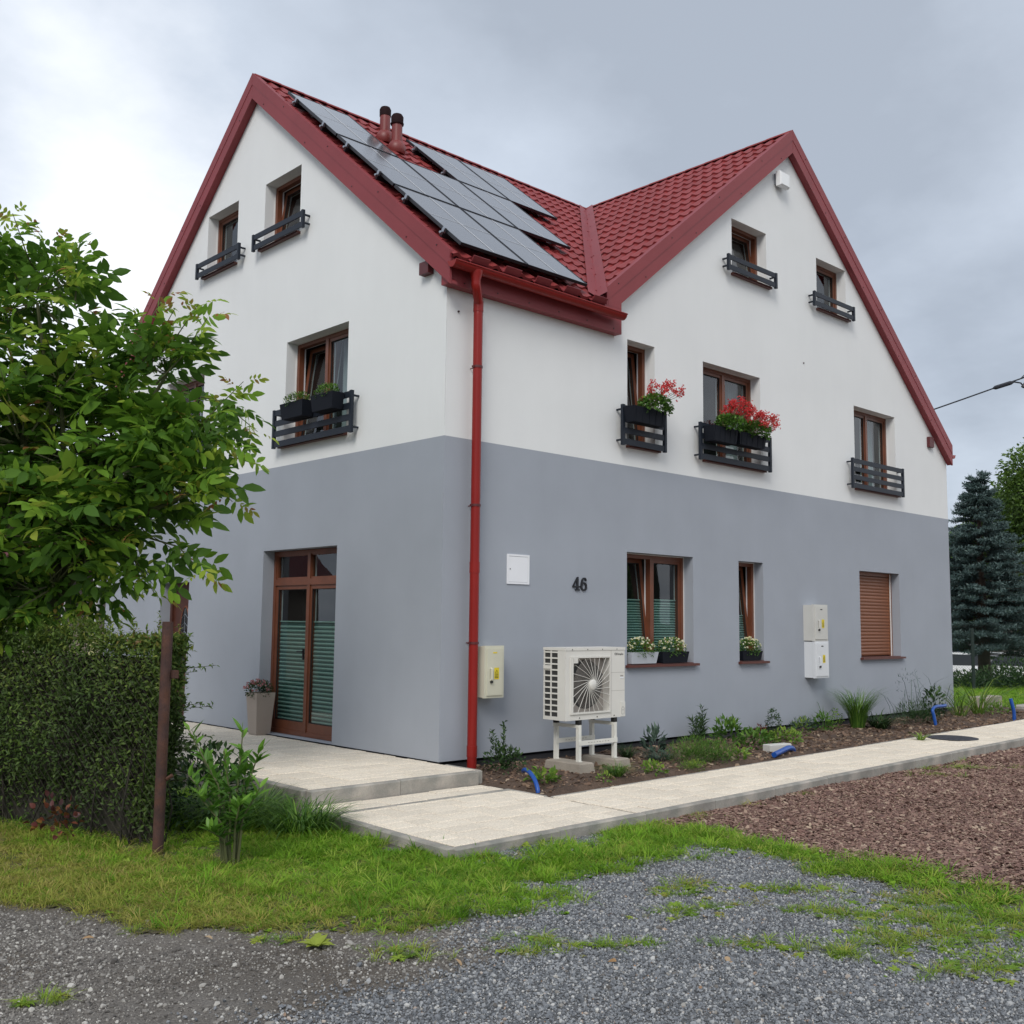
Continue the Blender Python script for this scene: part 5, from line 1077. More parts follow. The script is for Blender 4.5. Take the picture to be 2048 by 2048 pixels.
bplant('grass_clump', 'arching dark sedge beside the tall grass', [tuft_arrays(260, B3(8.3, -0.62), 0.10, 0.38, 0.012, 1.1, 0.9)], 'leaf_dark')
bplant('feathery_mound', 'dark feathery mound with thin dry stalks', [bush_arrays(1300, B3(9.55, -0.62, 0.10), (0.55, 0.28, 0.26), 0.08, 0.008, 0.8, 0.9)], 'leaf_dark')
L_ = [tuft_arrays(26, B3(10.0, -0.25), 0.35, 0.95, 0.008, 0.45, 0.25), bush_arrays(60, B3(10.0, -0.25, 0.55), (0.4, 0.15, 0.3), 0.07, 0.008)]
bplant('tall_stems', 'tall thin dark seed stalks against the grey wall', L_, 'leaf_blue')
bplant('leafy_plant', 'dark climbing plant beside the upright blue hose', [bush_arrays(120, B3(9.9, -0.75, 0.28), (0.2, 0.16, 0.32), 0.09, 0.05)], 'leaf_dark')
bplant('grass_clump', 'pale spiky grass at the house corner', [tuft_arrays(60, B3(11.45, -0.5), 0.12, 0.70, 0.010, 0.9, 0.5)], 'leaf_lime')
bplant('yucca', 'spiky pale green yucca beyond the house corner', [tuft_arrays(70, B3(12.2, -0.5), 0.10, 0.85, 0.014, 0.8, 0.45)], 'leaf_lime')
bplant('grass_clump', 'thin dry arching stalks at the house corner', [tuft_arrays(22, B3(11.0, -0.35), 0.15, 1.0, 0.008, 0.7, 0.3)], 'leaf_blue')
bplant('low_plant', 'low bright green plants beside the low concrete wall', [bush_arrays(200, B3(12.9, -0.6, 0.05), (0.5, 0.25, 0.14), 0.08, 0.035)], 'leaf_lime')
# hoses, off-cut block, manhole
tag(leafy('shrub', bush_arrays(900, (-2.95, -0.55, 0.05), (0.38, 0.5, 0.42), 0.07, 0.035, 0.4), 'leaf_dark'), 'dark shrub in the shade between the hedge and the terrace', 'shrub')
def hose(pts, r, label):
    q = [Vector(p) for p in pts]; out = []
    for i in range(len(q)-1):
        p0, p1, p2, p3 = q[max(i-1, 0)], q[i], q[i+1], q[min(i+2, len(q)-1)]
        for k in range(6):
            s = k/6; out.append(0.5*((2*p1)+(-p0+p2)*s+(2*p0-5*p1+4*p2-p3)*s*s+(-p0+3*p1-3*p2+p3)*s**3))
    out.append(q[-1]); m = MB(); m.tube(out, r, 10); tag(m.build('blue_hose', 'blue_hose', None, True), label, 'hose', 'blue hoses in the bed')
z_ = bed(0.2, -1.3)
hose([(0.30, -0.98, 0.005), (0.24, -1.07, 0.030), (0.18, -1.20, 0.020), (0.12, -1.33, -0.030), (0.09, -1.40, -0.105), (0.085, -1.41, -0.16)], 0.022, 'blue plastic hose arching out of the soil beside the landing')
z_ = bed(4.2, -1.45)
hose([(3.98, -1.52, z_+0.035), (4.2, -1.47, z_+0.05), (4.45, -1.42, z_+0.07), (4.62, -1.38, z_+0.04), (4.66, -1.36, z_-0.04)], 0.034, 'short blue hose end lying beside the white off-cut block')
z_ = bed(9.4, -1.0)
hose([(9.38, -1.02, z_-0.04), (9.36, -1.00, z_+0.14), (9.36, -0.98, z_+0.24), (9.5, -0.97, z_+0.285), (9.8, -0.95, z_+0.28), (10.0, -0.9, z_+0.28)], 0.026, 'blue hose standing upright among the dark feathery plants')
z_ = bed(11.5, -1.4)
hose([(11.50, -1.40, z_-0.05), (11.50, -1.40, z_+0.15), (11.47, -1.38, z_+0.30), (11.46, -1.37, z_+0.37)], 0.030, 'blue hose stub sticking up beside the path end')
m = MB(); m.cbox(-0.19, 0.19, -0.06, 0.06, 0, 0.10, 0.008, None, Matrix.Translation((4.55, -1.20, bed(4.5, -1.2)-0.02)) @ Matrix.Rotation(R(-12), 4, 'Z')); tag(m.build('block', 'cabinet_grey'), 'small white off-cut block lying in the bed beside a blue hose', 'block')
t = thing('manhole_cover', 'round dark manhole cover set in the pale path', 'manhole cover', (7.6, -2.05, zpath(7.6))); m = MB(); zz = float(zpath(7.6))+0.004
m.lathe([(0.34, 0), (0.34, 0.006), (0.30, 0.007), (0.0, 0.007)], (7.6, -2.08, zz), 32); m.build('lid', 'cast_iron', t)
m = MB()
for k in range(9):
    yy = -0.24+0.06*k; hw = math.sqrt(0.28**2-yy*yy); m.box(7.6-hw, 7.6+hw, -2.08+yy-0.008, -2.08+yy+0.008, zz+0.0072, zz+0.011)
m.build('rib', 'cast_iron', t)
tag(leafy('weed', tuft_arrays(40, (7.05, -1.88, zpath(7.05)), 0.05, 0.16, 0.014, 1.0, 0.7), 'leaf_lime'), 'small weed growing beside the manhole cover', 'weed')
# low concrete edging and stones beyond the house corner
m = MB(); m.cbox(13.6, 14.5, 0.0, 0.28, -0.25, 0.13, 0.015); tag(m.build('concrete_edging', 'concrete'), 'low pale concrete block wall beyond the house corner', 'low wall')
m = MB(); m.cbox(14.6, 19.5, -0.35, -0.1, -0.3, -0.06, 0.015); tag(m.build('stone_edging', 'kerb'), 'flat pale stone edging along the lawn', 'edging')

# ------------------------------------------------------------------ post, wire fence, hedge
t = thing('rusty_post', 'rusty leaning steel post at the end of the hedge', 'post', (-3.64, -1.22, -0.22))
m = MB(); b0, b1 = Vector((-3.637, -1.223, -0.30)), Vector((-3.637, -1.223, 1.47)); m.tube([b0, b0.lerp(b1, .5), b1], 0.040, 14); m.build('shaft', 'rust', t, True)
m = MB(); q = b0.lerp(b1, 0.78); m.box(q.x+0.03, q.x+0.075, q.y-0.06, q.y-0.01, q.z-0.03, q.z+0.03); q = b0.lerp(b1, 0.36); m.tube([q+Vector((0.03, -0.03, -0.02)), q+Vector((0.06, -0.06, 0.01))], 0.014, 6); m.build('bracket', 'rust', t)
FD = Vector((-0.335, 0.942, 0)); FN = Vector((0.942, 0.335, 0)); FP = Vector((-3.62, -1.16, 0))
def chain_link(name, p, d, length, z0, z1, cell, rad, mt, label):
    t_ = thing(name, label, 'fence', tuple(p)); m = MB(); h = z1-z0; k = cell; n = int((length+h)/k)+1
    V, F = [], []
    for sgn in (1, -1):
        for i in range(n):
            s0 = i*k if sgn > 0 else i*k-h; ua, ub = (s0-h, s0) if sgn > 0 else (s0+h, s0)
            # wire rises from (ua,z0) to (ub,z1), clipped to the panel length
            pa, pb = 0.0, 1.0
            if ub != ua:
                t0, t1 = (0-ua)/(ub-ua), (length-ua)/(ub-ua); pa = max(0, min(t0, t1)); pb = min(1, max(t0, t1))
            if pb-pa < 0.01: continue
            a = p+d*(ua+(ub-ua)*pa)+Vector((0, 0, z0+h*pa)); b_ = p+d*(ua+(ub-ua)*pb)+Vector((0, 0, z0+h*pb))
            m.tube([a, b_], rad, 3, cap=False)
    m.build('mesh', mt, t_, recalc=False); m = MB()
    for z in (z0+0.03, (z0+z1)/2, z1-0.03): m.tube([p+Vector((0, 0, z)), p+d*length+Vector((0, 0, z))], rad*1.5, 4)
    m.build('tension_wire', mt, t_); return t_
chain_link('wire_fence', FP+FN*-0.03, FD, 4.2, -0.18, 1.20, 0.07, 0.0008, 'wire', 'rusty chain link fence along the front of the hedge')
def hedge():
    t = thing('hedge', 'dense dark green clipped hedge behind a wire fence', 'hedge', tuple(FP+FD*1.5+FN*0.45+Vector((0, 0, -0.22))))
    fd, fn, fp = np.array(FD), np.array(FN), np.array(FP); Ln, Th, H0, H1 = 4.6, 0.30, -0.2, 1.35
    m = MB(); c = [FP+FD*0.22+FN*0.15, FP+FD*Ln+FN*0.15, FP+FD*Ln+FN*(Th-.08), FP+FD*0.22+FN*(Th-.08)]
    m.prism([v+Vector((0, 0, H0)) for v in c], (0, 0, H1-H0-0.16)); m.build('light_block_core', 'hedge_core', t)  # dark box added inside the hedge to block light, not real branches
    def put(n, u, w, z, out, ln=0.048, rlo=0, rhi=1):
        P = fp+fd*u[:, None]+fn*w[:, None]+UPV*z[:, None]; D = norm(out*0.55+rand_dirs(n)*0.9+UPV*0.25); Nn = norm(out*0.6+UPV*0.6+rand_dirs(n)*0.5)
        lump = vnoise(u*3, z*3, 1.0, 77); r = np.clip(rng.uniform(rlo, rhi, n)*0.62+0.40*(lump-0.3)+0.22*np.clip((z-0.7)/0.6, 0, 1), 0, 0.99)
        return leaf_arrays(P, D, Nn, ln*rng.uniform(0.65, 1.25, n), ln*0.42*rng.uniform(0.8, 1.2, n), r)
    A = []; sh = []
    n = 26000; u = rng.uniform(0.0, Ln, n); z = H0+0.05+(H1-H0-0.05)*rng.random(n)**0.85; bulge = 0.16*(vnoise(u*2, z*2, 1.2, 5)-0.5)+0.10*np.clip((0.35-z)/0.55, 0, 1); w = bulge+0.14*rng.random(n)**1.3
    kz = rng.random(n) < np.clip(0.55+(z+0.2)*0.8, 0, 1); A.append(put(kz.sum(), u[kz], w[kz], z[kz], -fn))
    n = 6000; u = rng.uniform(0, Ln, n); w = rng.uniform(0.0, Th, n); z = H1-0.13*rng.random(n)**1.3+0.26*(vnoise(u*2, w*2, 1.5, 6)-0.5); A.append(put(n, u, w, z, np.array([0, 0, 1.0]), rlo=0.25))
    n = 5000; w = rng.uniform(0.05, Th, n); z = H0+0.1+(H1-H0-0.1)*rng.random(n)**0.8; u = 0.05+0.14*rng.random(n)+0.24*np.clip((0.55-z)/0.7, 0, 1); A.append(put(n, u, w, z, -fd))
    # long shoots above the clipped top and out of the end
    for k in range(130):
        u0, w0 = rng.uniform(0, Ln), rng.uniform(0.0, 0.3); h = rng.uniform(0.05, 0.24); n = 12; s = np.linspace(0, 1, n); A.append(put(n, u0+0.04*s, w0+0*s, H1-0.05+h*s, np.array([0, 0, 1.0]), 0.04, 0.4, 1))
    for k in range(14):
        z0 = rng.uniform(0.2, 1.3); l = rng.uniform(0.12, 0.34); n = 14; s = np.linspace(0, 1, n); wq = 0.1+0.2*rng.random(); A.append(put(n, 0.08-l*s, wq+0*s, z0+0.1*l*s, -fd, 0.045, 0.2, 0.8)); sh.append((FP+FD*0.25+FN*wq+Vector((0, 0, z0-0.02)), FP+FD*(0.08-l)+FN*wq+Vector((0, 0, z0+0.1*l))))
    V, F, r = cat_arrays(A); np_mesh('leaves', V, F, 'leaf_hedge', r, t)
    m = MB()
    for k in range(22):
        u0 = rng.uniform(0.05, 3.0); p0 = FP+FD*u0+FN*rng.uniform(0.05, 0.16)+Vector((0, 0, -0.24)); m.tube([p0, p0+Vector((rng.normal(0, .05), rng.normal(0, .05), 0.3)), p0+Vector((rng.normal(0, .1), rng.normal(0, .1), 0.75))], [0.010, 0.008, 0.004], 5)
    
    for p0, p1 in sh: m.tube([p0, p1], [0.004, 0.002], 4)
    m.build('stems', 'hedge_core', t)
hedge()
# reddish creeper at the foot of the hedge
P_, d_ = cloud(60, (-4.02, -0.25, -0.05), (0.18, 0.35, 0.16), 0.7); tag(leafy('creeper', leaf_fine(P_, norm(d_+UPV*0.3), rand_dirs(60, 0.3), 0.055, 0.042, rng.random(60)*0.85), 'leaf_red'), 'red and yellow creeper leaves at the foot of the hedge', 'creeper')
# laurel bush
def laurel():
    base = Vector((-3.40, -1.90, -0.23)); t = thing('laurel_bush', 'young laurel bush with glossy leaves beside the rusty post', 'bush', tuple(base))
    lat = Vector((0.73, -0.68, 0)); dep = Vector((0.68, 0.73, 0)); A = []; m = MB()
    shoots = [(0.02, 0.05, 0.93), (-0.07, 0.0, 0.80), (0.10, 0.12, 0.78), (-0.27, 0.05, 0.62), (-0.18, -0.08, 0.50), (0.14, -0.04, 0.55), (0.05, -0.12, 0.45), (-0.10, -0.16, 0.28), (0.02, 0.2, 0.66), (-0.36, 0.35, 0.93), (-0.30, 0.45, 0.72), (-0.2, 0.3, 0.55), (0.0, 0.1, 0.40)]
    for (a, b_, h) in shoots:
        a *= 1.3; tip = base+lat*a+dep*b_+Vector((0, 0, h)); mid = base.lerp(tip, 0.5)+Vector((0, 0, 0.06))-lat*a*0.15; m.tube([base+lat*a*0.2+dep*b_*0.2, mid, tip], [0.011, 0.007, 0.004], 6)
        n = 26; s = rng.uniform(0.25, 1.0, n)**0.8; P = np.array([(base.lerp(mid, q*2) if q < .5 else mid.lerp(tip, q*2-1)) for q in s]); d = rand_dirs(n, -0.1)
        A.append(leaf_fine(P, norm(d*[1, 1, .6]+UPV*(0.15+0.75*s[:, None]**3)), norm(UPV+rand_dirs(n)*0.35), 0.125*rng.uniform(0.6, 1.2, n), 0.038, np.clip(0.25*rng.random(n)+0.6*s**2, 0, 1), 0.14, 0.14))
    m.build('stems', 'twig', t); V, F, r = cat_arrays(A); np_mesh('leaves', V, F, 'leaf_laurel', r, t)
laurel()
for (x, y, n, h, lab) in ((-2.45, -1.25, 420, 0.40, 'tall arching grass clump against the landing kerb'), (-2.75, -0.75, 420, 0.46, 'tall arching grass clump behind the laurel bush'), (-2.35, -0.35, 300, 0.38, 'tall grass clump along the terrace kerb'), (-2.95, -0.1, 260, 0.4, 'shaded tall grass clump beside the hedge end')):
    V, F, r = tuft_arrays(n, (x, y, float(gz(x, y))), 0.22, h, 0.010, 0.8, 1.1); tag(np_mesh('tall_grass', V, F, 'leaf_mid', r), lab, 'grass', 'tall grass clumps by the terrace')

# ------------------------------------------------------------------ walnut tree
LAT = np.array([0.73, -0.68, 0.0]); DEP = np.array([0.68, 0.73, 0.0])
def walnut():
    base = np.array([-3.72, 0.98, -0.25]); t = thing('walnut_tree', 'leafy walnut tree with coppery young shoots behind the hedge', 'tree', tuple(base))
    def W(a, d, z): return base*[1, 1, 0]+LAT*a+DEP*d+np.array([0, 0, z])
    m = MB(); trunk = [W(0, 0, -0.3), W(0.02, 0, 0.6), W(-0.02, 0.05, 1.4), W(0.03, 0.0, 2.1)]; m.tube(trunk, [0.12, 0.10, 0.09, 0.075], 10); m.build('trunk', 'bark', t, True)
    # limbs end inside the lobes of the crown: (lateral, depth, height, radius)
    lobes = [(-0.28, 0.0, 4.38, 0.60), (-0.9, 0.3, 4.1, 0.85), (0.02, -0.1, 3.6, 0.62), (0.42, 0.1, 3.0, 0.75), (-0.2, -0.3, 3.0, 0.95), (-0.95, -0.1, 2.9, 0.95), (0.78, -0.15, 2.85, 0.46), (1.12, -0.1, 3.0, 0.30), (0.25, -0.25, 2.25, 0.66), (-0.35, -0.3, 2.1, 0.85), (-1.0, 0.1, 2.0, 0.9), (0.66, 0.1, 2.2, 0.38), (0.92, 0.1, 3.75, 0.24), (0.05, 0.5, 3.2, 0.9), (-0.6, 0.7, 2.6, 1.0), (0.4, 0.5, 2.6, 0.75), (-1.5, 0.0, 3.3, 0.9), (-1.6, 0.2, 2.3, 0.9), (1.18, -0.2, 2.55, 0.26), (0.1, -0.2, 1.75, 0.55), (-0.6, -0.2, 1.65, 0.6)]
    m = MB(); A = []
    def rachis(p, d, size, r0):
        """one compound leaf: 7 leaflets along a drooping stalk"""
        d = d/np.linalg.norm(d); side = np.cross(d, UPV); side /= max(np.linalg.norm(side), 1e-6); up = np.cross(side, d); ro = rng.normal(0, 0.75); side, up = side*math.cos(ro)+up*math.sin(ro), up*math.cos(ro)-side*math.sin(ro)
        Ps, Ds, Ls = [], [], []
        for i, s in enumerate((0.38, 0.62, 0.86)):
            q = p+d*size*s-UPV*size*0.22*s*s
            for sg in (-1, 1): Ps.append(q); Ds.append(side*sg*0.9+d*0.55-UPV*0.22); Ls.append(size*(0.30+0.06*i))
        Ps.append(p+d*size-UPV*size*0.22); Ds.append(d-UPV*0.35); Ls.append(size*0.46)
        Ps, Ds, Ls = np.array(Ps), np.array(Ds), np.array(Ls); n = len(Ps); Ds = Ds+rng.normal(0, 0.14, (n, 3))
        A.append(leaf_fine(Ps, Ds, np.tile(up, (n, 1))+rng.normal(0, 0.25, (n, 3)), Ls, Ls*0.46, np.clip(r0+rng.uniform(-.12, .12, n), 0, 1), 0.10, 0.22))
    k = 0
    for (a, dd, z, rad) in lobes:
        c = W(a, dd, z); st = W(0.02, 0, 1.5+0.35*rng.random()); mid = (st+c)/2+np.array([0, 0, 0.18])+rng.normal(0, .06, 3); m.tube([st, mid, c], [0.045, 0.03, 0.014], 7)
        nt = int(23*rad**1.6)+6
        for j in range(nt):
            d = rand_dirs(1, -0.75)[0]; d = d+UPV*0.3*(rng.random() < 0.5); d /= np.linalg.norm(d); rr = rad*(0.55+0.5*rng.random()); tip = c+d*rr*(1.0+0.35*(rng.random() < 0.12)); m.tube([c+d*rr*0.15, (c+tip)/2+rng.normal(0, .03, 3), tip], [0.009, 0.006, 0.003], 4)
            young = rng.random() < 0.30+0.15*(d[2] > 0.3)
            nl = 5
            for q in range(nl):
                s = 0.45+0.55*q/(nl-1); p = c+(tip-c)*s; ang = q*2.4+rng.random(); ld = d*0.45+np.array([math.cos(ang), math.sin(ang), 0.15])*0.8+UPV*0.15
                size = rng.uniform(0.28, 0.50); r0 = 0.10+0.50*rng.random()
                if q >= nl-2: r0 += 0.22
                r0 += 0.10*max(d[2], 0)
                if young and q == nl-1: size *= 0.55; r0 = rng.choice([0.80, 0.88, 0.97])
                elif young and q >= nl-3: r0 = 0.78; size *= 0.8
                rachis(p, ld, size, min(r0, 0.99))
    # long young shoots that break the outline of the crown
    for (a, z) in [(-0.39, 5.1), (0.11, 4.88), (-0.62, 5.0), (-0.1, 4.95), (0.89, 4.45), (1.25, 4.35), (0.53, 4.28), (1.38, 4.18), (1.05, 4.3), (1.66, 3.66), (1.55, 3.45), (1.80, 3.2), (1.78, 2.9), (1.6, 3.0), (1.60, 2.55), (1.40, 1.86), (0.95, 1.72), (0.53, 1.66), (0.25, 1.6), (0.05, 1.52), (-0.3, 1.45), (0.6, 1.9), (-0.1, 1.8), (0.4, 1.95), (-1.0, 5.0), (-1.4, 4.9), (-0.6, 1.4), (-0.9, 1.45)]:
        tip = W(a, rng.uniform(-0.35, 0.1), z); up_ = z > 3.3; st = W(a*0.62, 0.0, z-0.55 if up_ else z+0.35); mid = (tip+st)/2+np.array([0, 0, -0.06 if up_ else 0.10]); m.tube([st, mid, tip], [0.010, 0.007, 0.003], 5)
        dv = tip-mid; dv /= np.linalg.norm(dv); nl = 11
        for q in range(nl):
            s_ = q/(nl-1); p = st+(mid-st)*min(s_*2, 1)+(tip-mid)*max(s_*2-1, 0); ang = q*2.4+rng.random(); ld = dv*0.5+np.array([math.cos(ang), math.sin(ang), 0.0])*0.8+UPV*0.1
            size = rng.uniform(0.26, 0.42); r0 = 0.25+0.35*rng.random()
            if s_ > 0.6: r0 = 0.55+0.28*rng.random(); size *= 0.85
            if q >= nl-2: r0 = rng.choice([0.80, 0.90, 0.97]); size *= 0.6
            rachis(p, ld, size, r0)
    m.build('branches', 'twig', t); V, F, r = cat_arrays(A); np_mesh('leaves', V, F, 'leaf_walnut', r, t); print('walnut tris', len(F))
walnut()

# ------------------------------------------------------------------ far side of the garden
def spruce(pos, H, label):
    x, y, z0 = pos; t = thing('blue_spruce', label, 'tree', pos); m = MB(); m.tube([(x, y, z0-0.2), (x, y, z0+H*0.5), (x, y, z0+H*0.98)], [0.20, 0.11, 0.015], 9); m.build('trunk', 'bark_spruce', t, True)
    A = []; b = MB(); zz = 1.1
    while zz < H-0.15:
        f = (zz-0.6)/(H-0.6); Rr = 0.08+2.5*(1-f)**1.05*(1 if zz > 1.2 else 0.85); nb = int(10+12*(1-f)); off = rng.random()*6
        for k in range(nb):
            a = off+2*math.pi*k/nb+rng.normal(0, .12); d = np.array([math.cos(a), math.sin(a), 0]); L = Rr*rng.uniform(0.78, 1.1); s0 = np.array([x, y, z0+zz+rng.normal(0, .10)]); rise = 0.28 if f > 0.75 else 0.05
            tip = s0+d*L+np.array([0, 0, L*(rise-0.10*(1-f))]); b.tube([s0, tip], [0.02*(1.2-f), 0.006], 4)
            ns = int(6+L*11)
            for q in range(ns):
                s = 0.25+0.75*q/ns; p = s0+(tip-s0)*s; side = np.cross(d, UPV)*(1 if q % 2 else -1); sd = norm((d*0.75+side*0.65*rng.random()+UPV*(0.22+0.15*rng.random()))[None])[0]; ls = rng.uniform(0.16, 0.30)*(0.7+0.5*(1-f))
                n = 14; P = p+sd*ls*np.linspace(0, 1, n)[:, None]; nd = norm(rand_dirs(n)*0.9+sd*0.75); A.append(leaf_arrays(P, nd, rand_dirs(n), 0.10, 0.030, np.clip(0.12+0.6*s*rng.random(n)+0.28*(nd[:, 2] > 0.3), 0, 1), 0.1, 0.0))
        zz += 0.15+0.05*(1-f)
    for k in range(9):
        a = k*0.7; sd = np.array([math.cos(a)*.6*(k > 1), math.sin(a)*.6*(k > 1), 1.0]); p = np.array([x, y, z0+H-0.35]); n = 26; A.append(leaf_arrays(p+sd*(0.55 if k < 2 else 0.42)*np.linspace(0, 1, n)[:, None], norm(rand_dirs(n)+sd*0.8), rand_dirs(n), 0.06, 0.016, rng.uniform(.3, 1, n), 0.1, 0))
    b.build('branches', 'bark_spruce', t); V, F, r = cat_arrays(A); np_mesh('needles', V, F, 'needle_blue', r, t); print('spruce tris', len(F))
def farpos(px, dep): return CAMP.x+dep*(_f.x+_r0.x*(px-1024)/2089), CAMP.y+dep*(_f.y+_r0.y*(px-1024)/2089)
fx, fy = farpos(1958, 31.0)
spruce((fx, fy, float(gz(fx, fy))-0.05), 6.15, 'blue spruce behind the wire fence beyond the house')
def broadleaf(name, label, pos, H, cr, nlobes, leaf, nl, group=None, m_='leaf_far', seedcol=0.0):
    x, y, z0 = pos; t = thing(name, label, 'tree', pos, group); m = MB(); m.tube([(x, y, z0-0.3), (x+.1, y, z0+H*0.3), (x, y+.1, z0+H*0.6)], [cr*0.11, cr*0.08, cr*0.04], 9); m.build('trunk', 'bark', t, True)
    b = MB(); A = []
    for k in range(nlobes):
        d = rand_dirs(1, -0.45)[0]; c = np.array([x, y, z0+H-cr*0.95])+d*cr*np.array([0.66, 0.66, 0.72])*rng.uniform(0.55, 1.0); rl = cr*rng.uniform(0.28, 0.44)
        b.tube([(x, y, z0+H*0.35+rng.random()*H*0.2), tuple((c+np.array([x, y, z0+H*0.5]))/2), tuple(c)], [cr*0.03, cr*0.02, cr*0.008], 5)
        A.append(bush_arrays(nl, c, (rl, rl, rl*0.8), leaf, leaf*0.6, 0.1, 0.55, -0.9, lo=0.0, hi=0.55+0.45*rng.random()))
    b.build('branches', 'bark', t); V, F, r = cat_arrays(A); np_mesh('leaves', V, F, m_, r, t)
GT = 'broadleaf trees beyond the fence'
for (px, dep, H, cr, lab) in ((2075, 46, 9.6, 3.4, 'tall light green broadleaf tree behind the blue spruce'), (2005, 52, 9.0, 2.9, 'darker broadleaf tree just behind the spruce tip'), (1905, 55, 7.8, 2.6, 'distant broadleaf tree between the spruce and the house corner'), (2170, 42, 11.0, 3.8, 'large broadleaf tree at the far edge of the garden'), (1985, 60, 6.0, 3.0, 'low dense broadleaf tree far behind the parked cars'), (2090, 62, 6.5, 3.2, 'low dense broadleaf tree far behind the shrubs')):
    fx, fy = farpos(px, dep); broadleaf('broadleaf_tree', lab, (fx, fy, float(gz(fx, fy))), H, cr, 30, 0.17, 850, GT)
# trees across the lane, mirrored in the front windows
for (x, y, H, cr, lab) in ((13.0, -17.0, 10.5, 4.0, 'tree across the lane opposite the wide upper window'), (21.0, -14.0, 9.5, 3.8, 'tree across the lane further along'), (5.5, -21.0, 11, 4.2, 'tree across the lane opposite the heat pump'), (-16.0, 17.0, 8.5, 3.4, 'tree beyond the hedge opposite the patio door')):
    broadleaf('lane_tree', lab, (x, y, float(gz(x, y))), H, cr, 22, 0.30, 220, 'trees across the lane')
GS = 'dark shrubs along the far fence'
for (px, dep, rr, lab) in ((1925, 28.5, 0.55, 'dark shrub at the foot of the fence post'), (1985, 28.8, 0.7, 'dark shrub under the spruce'), (2050, 28.2, 0.75, 'dark shrub right of the spruce trunk'), (2030, 34, 1.0, 'taller dark shrub behind the fence')):
    fx, fy = farpos(px, dep); tag(leafy('shrub', bush_arrays(900, (fx, fy, float(gz(fx, fy))+rr*0.18), (rr*1.5, rr*1.2, rr*0.62), 0.12, 0.05, 0.5), 'leaf_dark'), lab, 'shrub', GS)
fx, fy = farpos(1936, 27.5); fz = float(gz(fx, fy)); fdv = Vector((0.80, -0.60, 0))
m = MB(); m.tube([(fx, fy, fz-0.2), (fx, fy, fz+1.62)], 0.045, 8); tag(m.build('fence_post', 'wire_green'), 'slim dark green fence post before the spruce', 'fence post')
chain_link('wire_fence', Vector((fx, fy, 0))-fdv*3.0, fdv, 8.0, fz, fz+1.75, 0.075, 0.0016, 'wire_green', 'dark green chain link fence in front of the spruce')
def car(x, y, z, rz, body, label):
    t = bpy.data.objects.new('parked_car', None); COL.objects.link(t); t.matrix_world = Matrix.Translation((x, y, z)) @ Matrix.Rotation(rz, 4, 'Z'); tag(t, label, 'car', 'cars parked beyond the fence')
    def part(name, m, mt): o = bpy.data.objects.new(name, m.mesh(name, mt, True)); COL.objects.link(o); o.parent = t; return o
    low = [(-2.1, 0.28), (2.1, 0.28), (2.15, 0.6), (1.95, 0.82), (1.0, 0.95), (-1.75, 0.98), (-2.12, 0.85), (-2.15, 0.5)]; m = MB()
    n = len(low); V = [(a, s*w_, b_) for s, w_ in ((-1, 0.86), (1, 0.86)) for a, b_ in low]; m.add(V, [tuple(range(n-1, -1, -1)), tuple(range(n, 2*n))]+[(i, (i+1) % n, n+(i+1) % n, n+i) for i in range(n)]); part('body', m, body)
    m = MB(); cab = [(1.0, 0.93), (0.35, 1.38), (-1.2, 1.42), (-1.85, 0.96)]; V = [(a, s*(0.82 if k in (0, 3) else 0.62), b_) for s in (-1, 1) for k, (a, b_) in enumerate(cab)]
    m.add(V, [(3, 2, 1, 0), (4, 5, 6, 7), (0, 1, 5, 4), (1, 2, 6, 5), (2, 3, 7, 6), (3, 0, 4, 7)]); part('window', m, 'car_glass')
    m = MB(); m.box(-1.22, 0.37, -0.63, 0.63, 1.375, 1.45); part('roof', m, body)
    for sx in (-1.3, 1.35):
        for sy in (-0.82, 0.82):
            m = MB(); m.tube([(sx, sy-0.1, 0.31), (sx, sy+0.1, 0.31)], 0.31, 18); w_ = part('wheel', m, 'tyre'); m = MB(); m.tube([(sx, sy-0.105, 0.31), (sx, sy+0.105, 0.31)], 0.19, 14); o = bpy.data.objects.new('rim', m.mesh('rim', 'steel')); COL.objects.link(o); o.parent = w_
    for sy in (-0.62, 0.62):
        m = MB(); m.box(2.0, 2.13, sy-0.15, sy+0.15, 0.62, 0.76); part('headlight', m, 'lamp_white')
for px, dep, c_, lab in ((1935, 41.5, 'car_white', 'white car parked beyond the fence, partly behind the spruce trunk'), (2035, 41.0, 'car_white', 'white car parked beyond the fence beside the dark shrubs'), (1915, 46.0, 'car_blue', 'dark blue car parked behind the white one')):
    fx, fy = farpos(px, dep); car(fx, fy, float(gz(fx, fy)), R(-42), c_, lab)
# neighbour's building beyond the left corner
t = thing('outbuilding', 'low brown outbuilding behind the tree beyond the terrace', 'building', (-3.0, 18.0, -0.2)); m = MB(); m.box(-9.0, 4.6, 17.0, 21.0, -0.4, 1.15); m.build('lower_wall', 'wall_beige', t); m = MB(); m.box(-9.0, 4.6, 17.0, 21.0, 1.151, 2.7); m.build('wall', 'wall_shed', t)
m = MB(); m.prism([(-9.3, 16.6, 2.6), (-9.3, 21.4, 2.6), (-9.3, 19.0, 4.2)], (14.2, 0, 0)); m.build('roof', 'red_cap', t)
for a in (-5.0, -2.0, 1.35):
    m = MB(); ring(m, FM('R'), a, a+0.9, 1.2, 2.3, 0.07, 16.95, 17.0); f_ = m.build('window', 'pvc_white', t); m = MB(); m.box(a+0.07, a+0.83, 16.97, 16.99, 1.27, 2.23); m.build('pane', 'car_glass', f_)
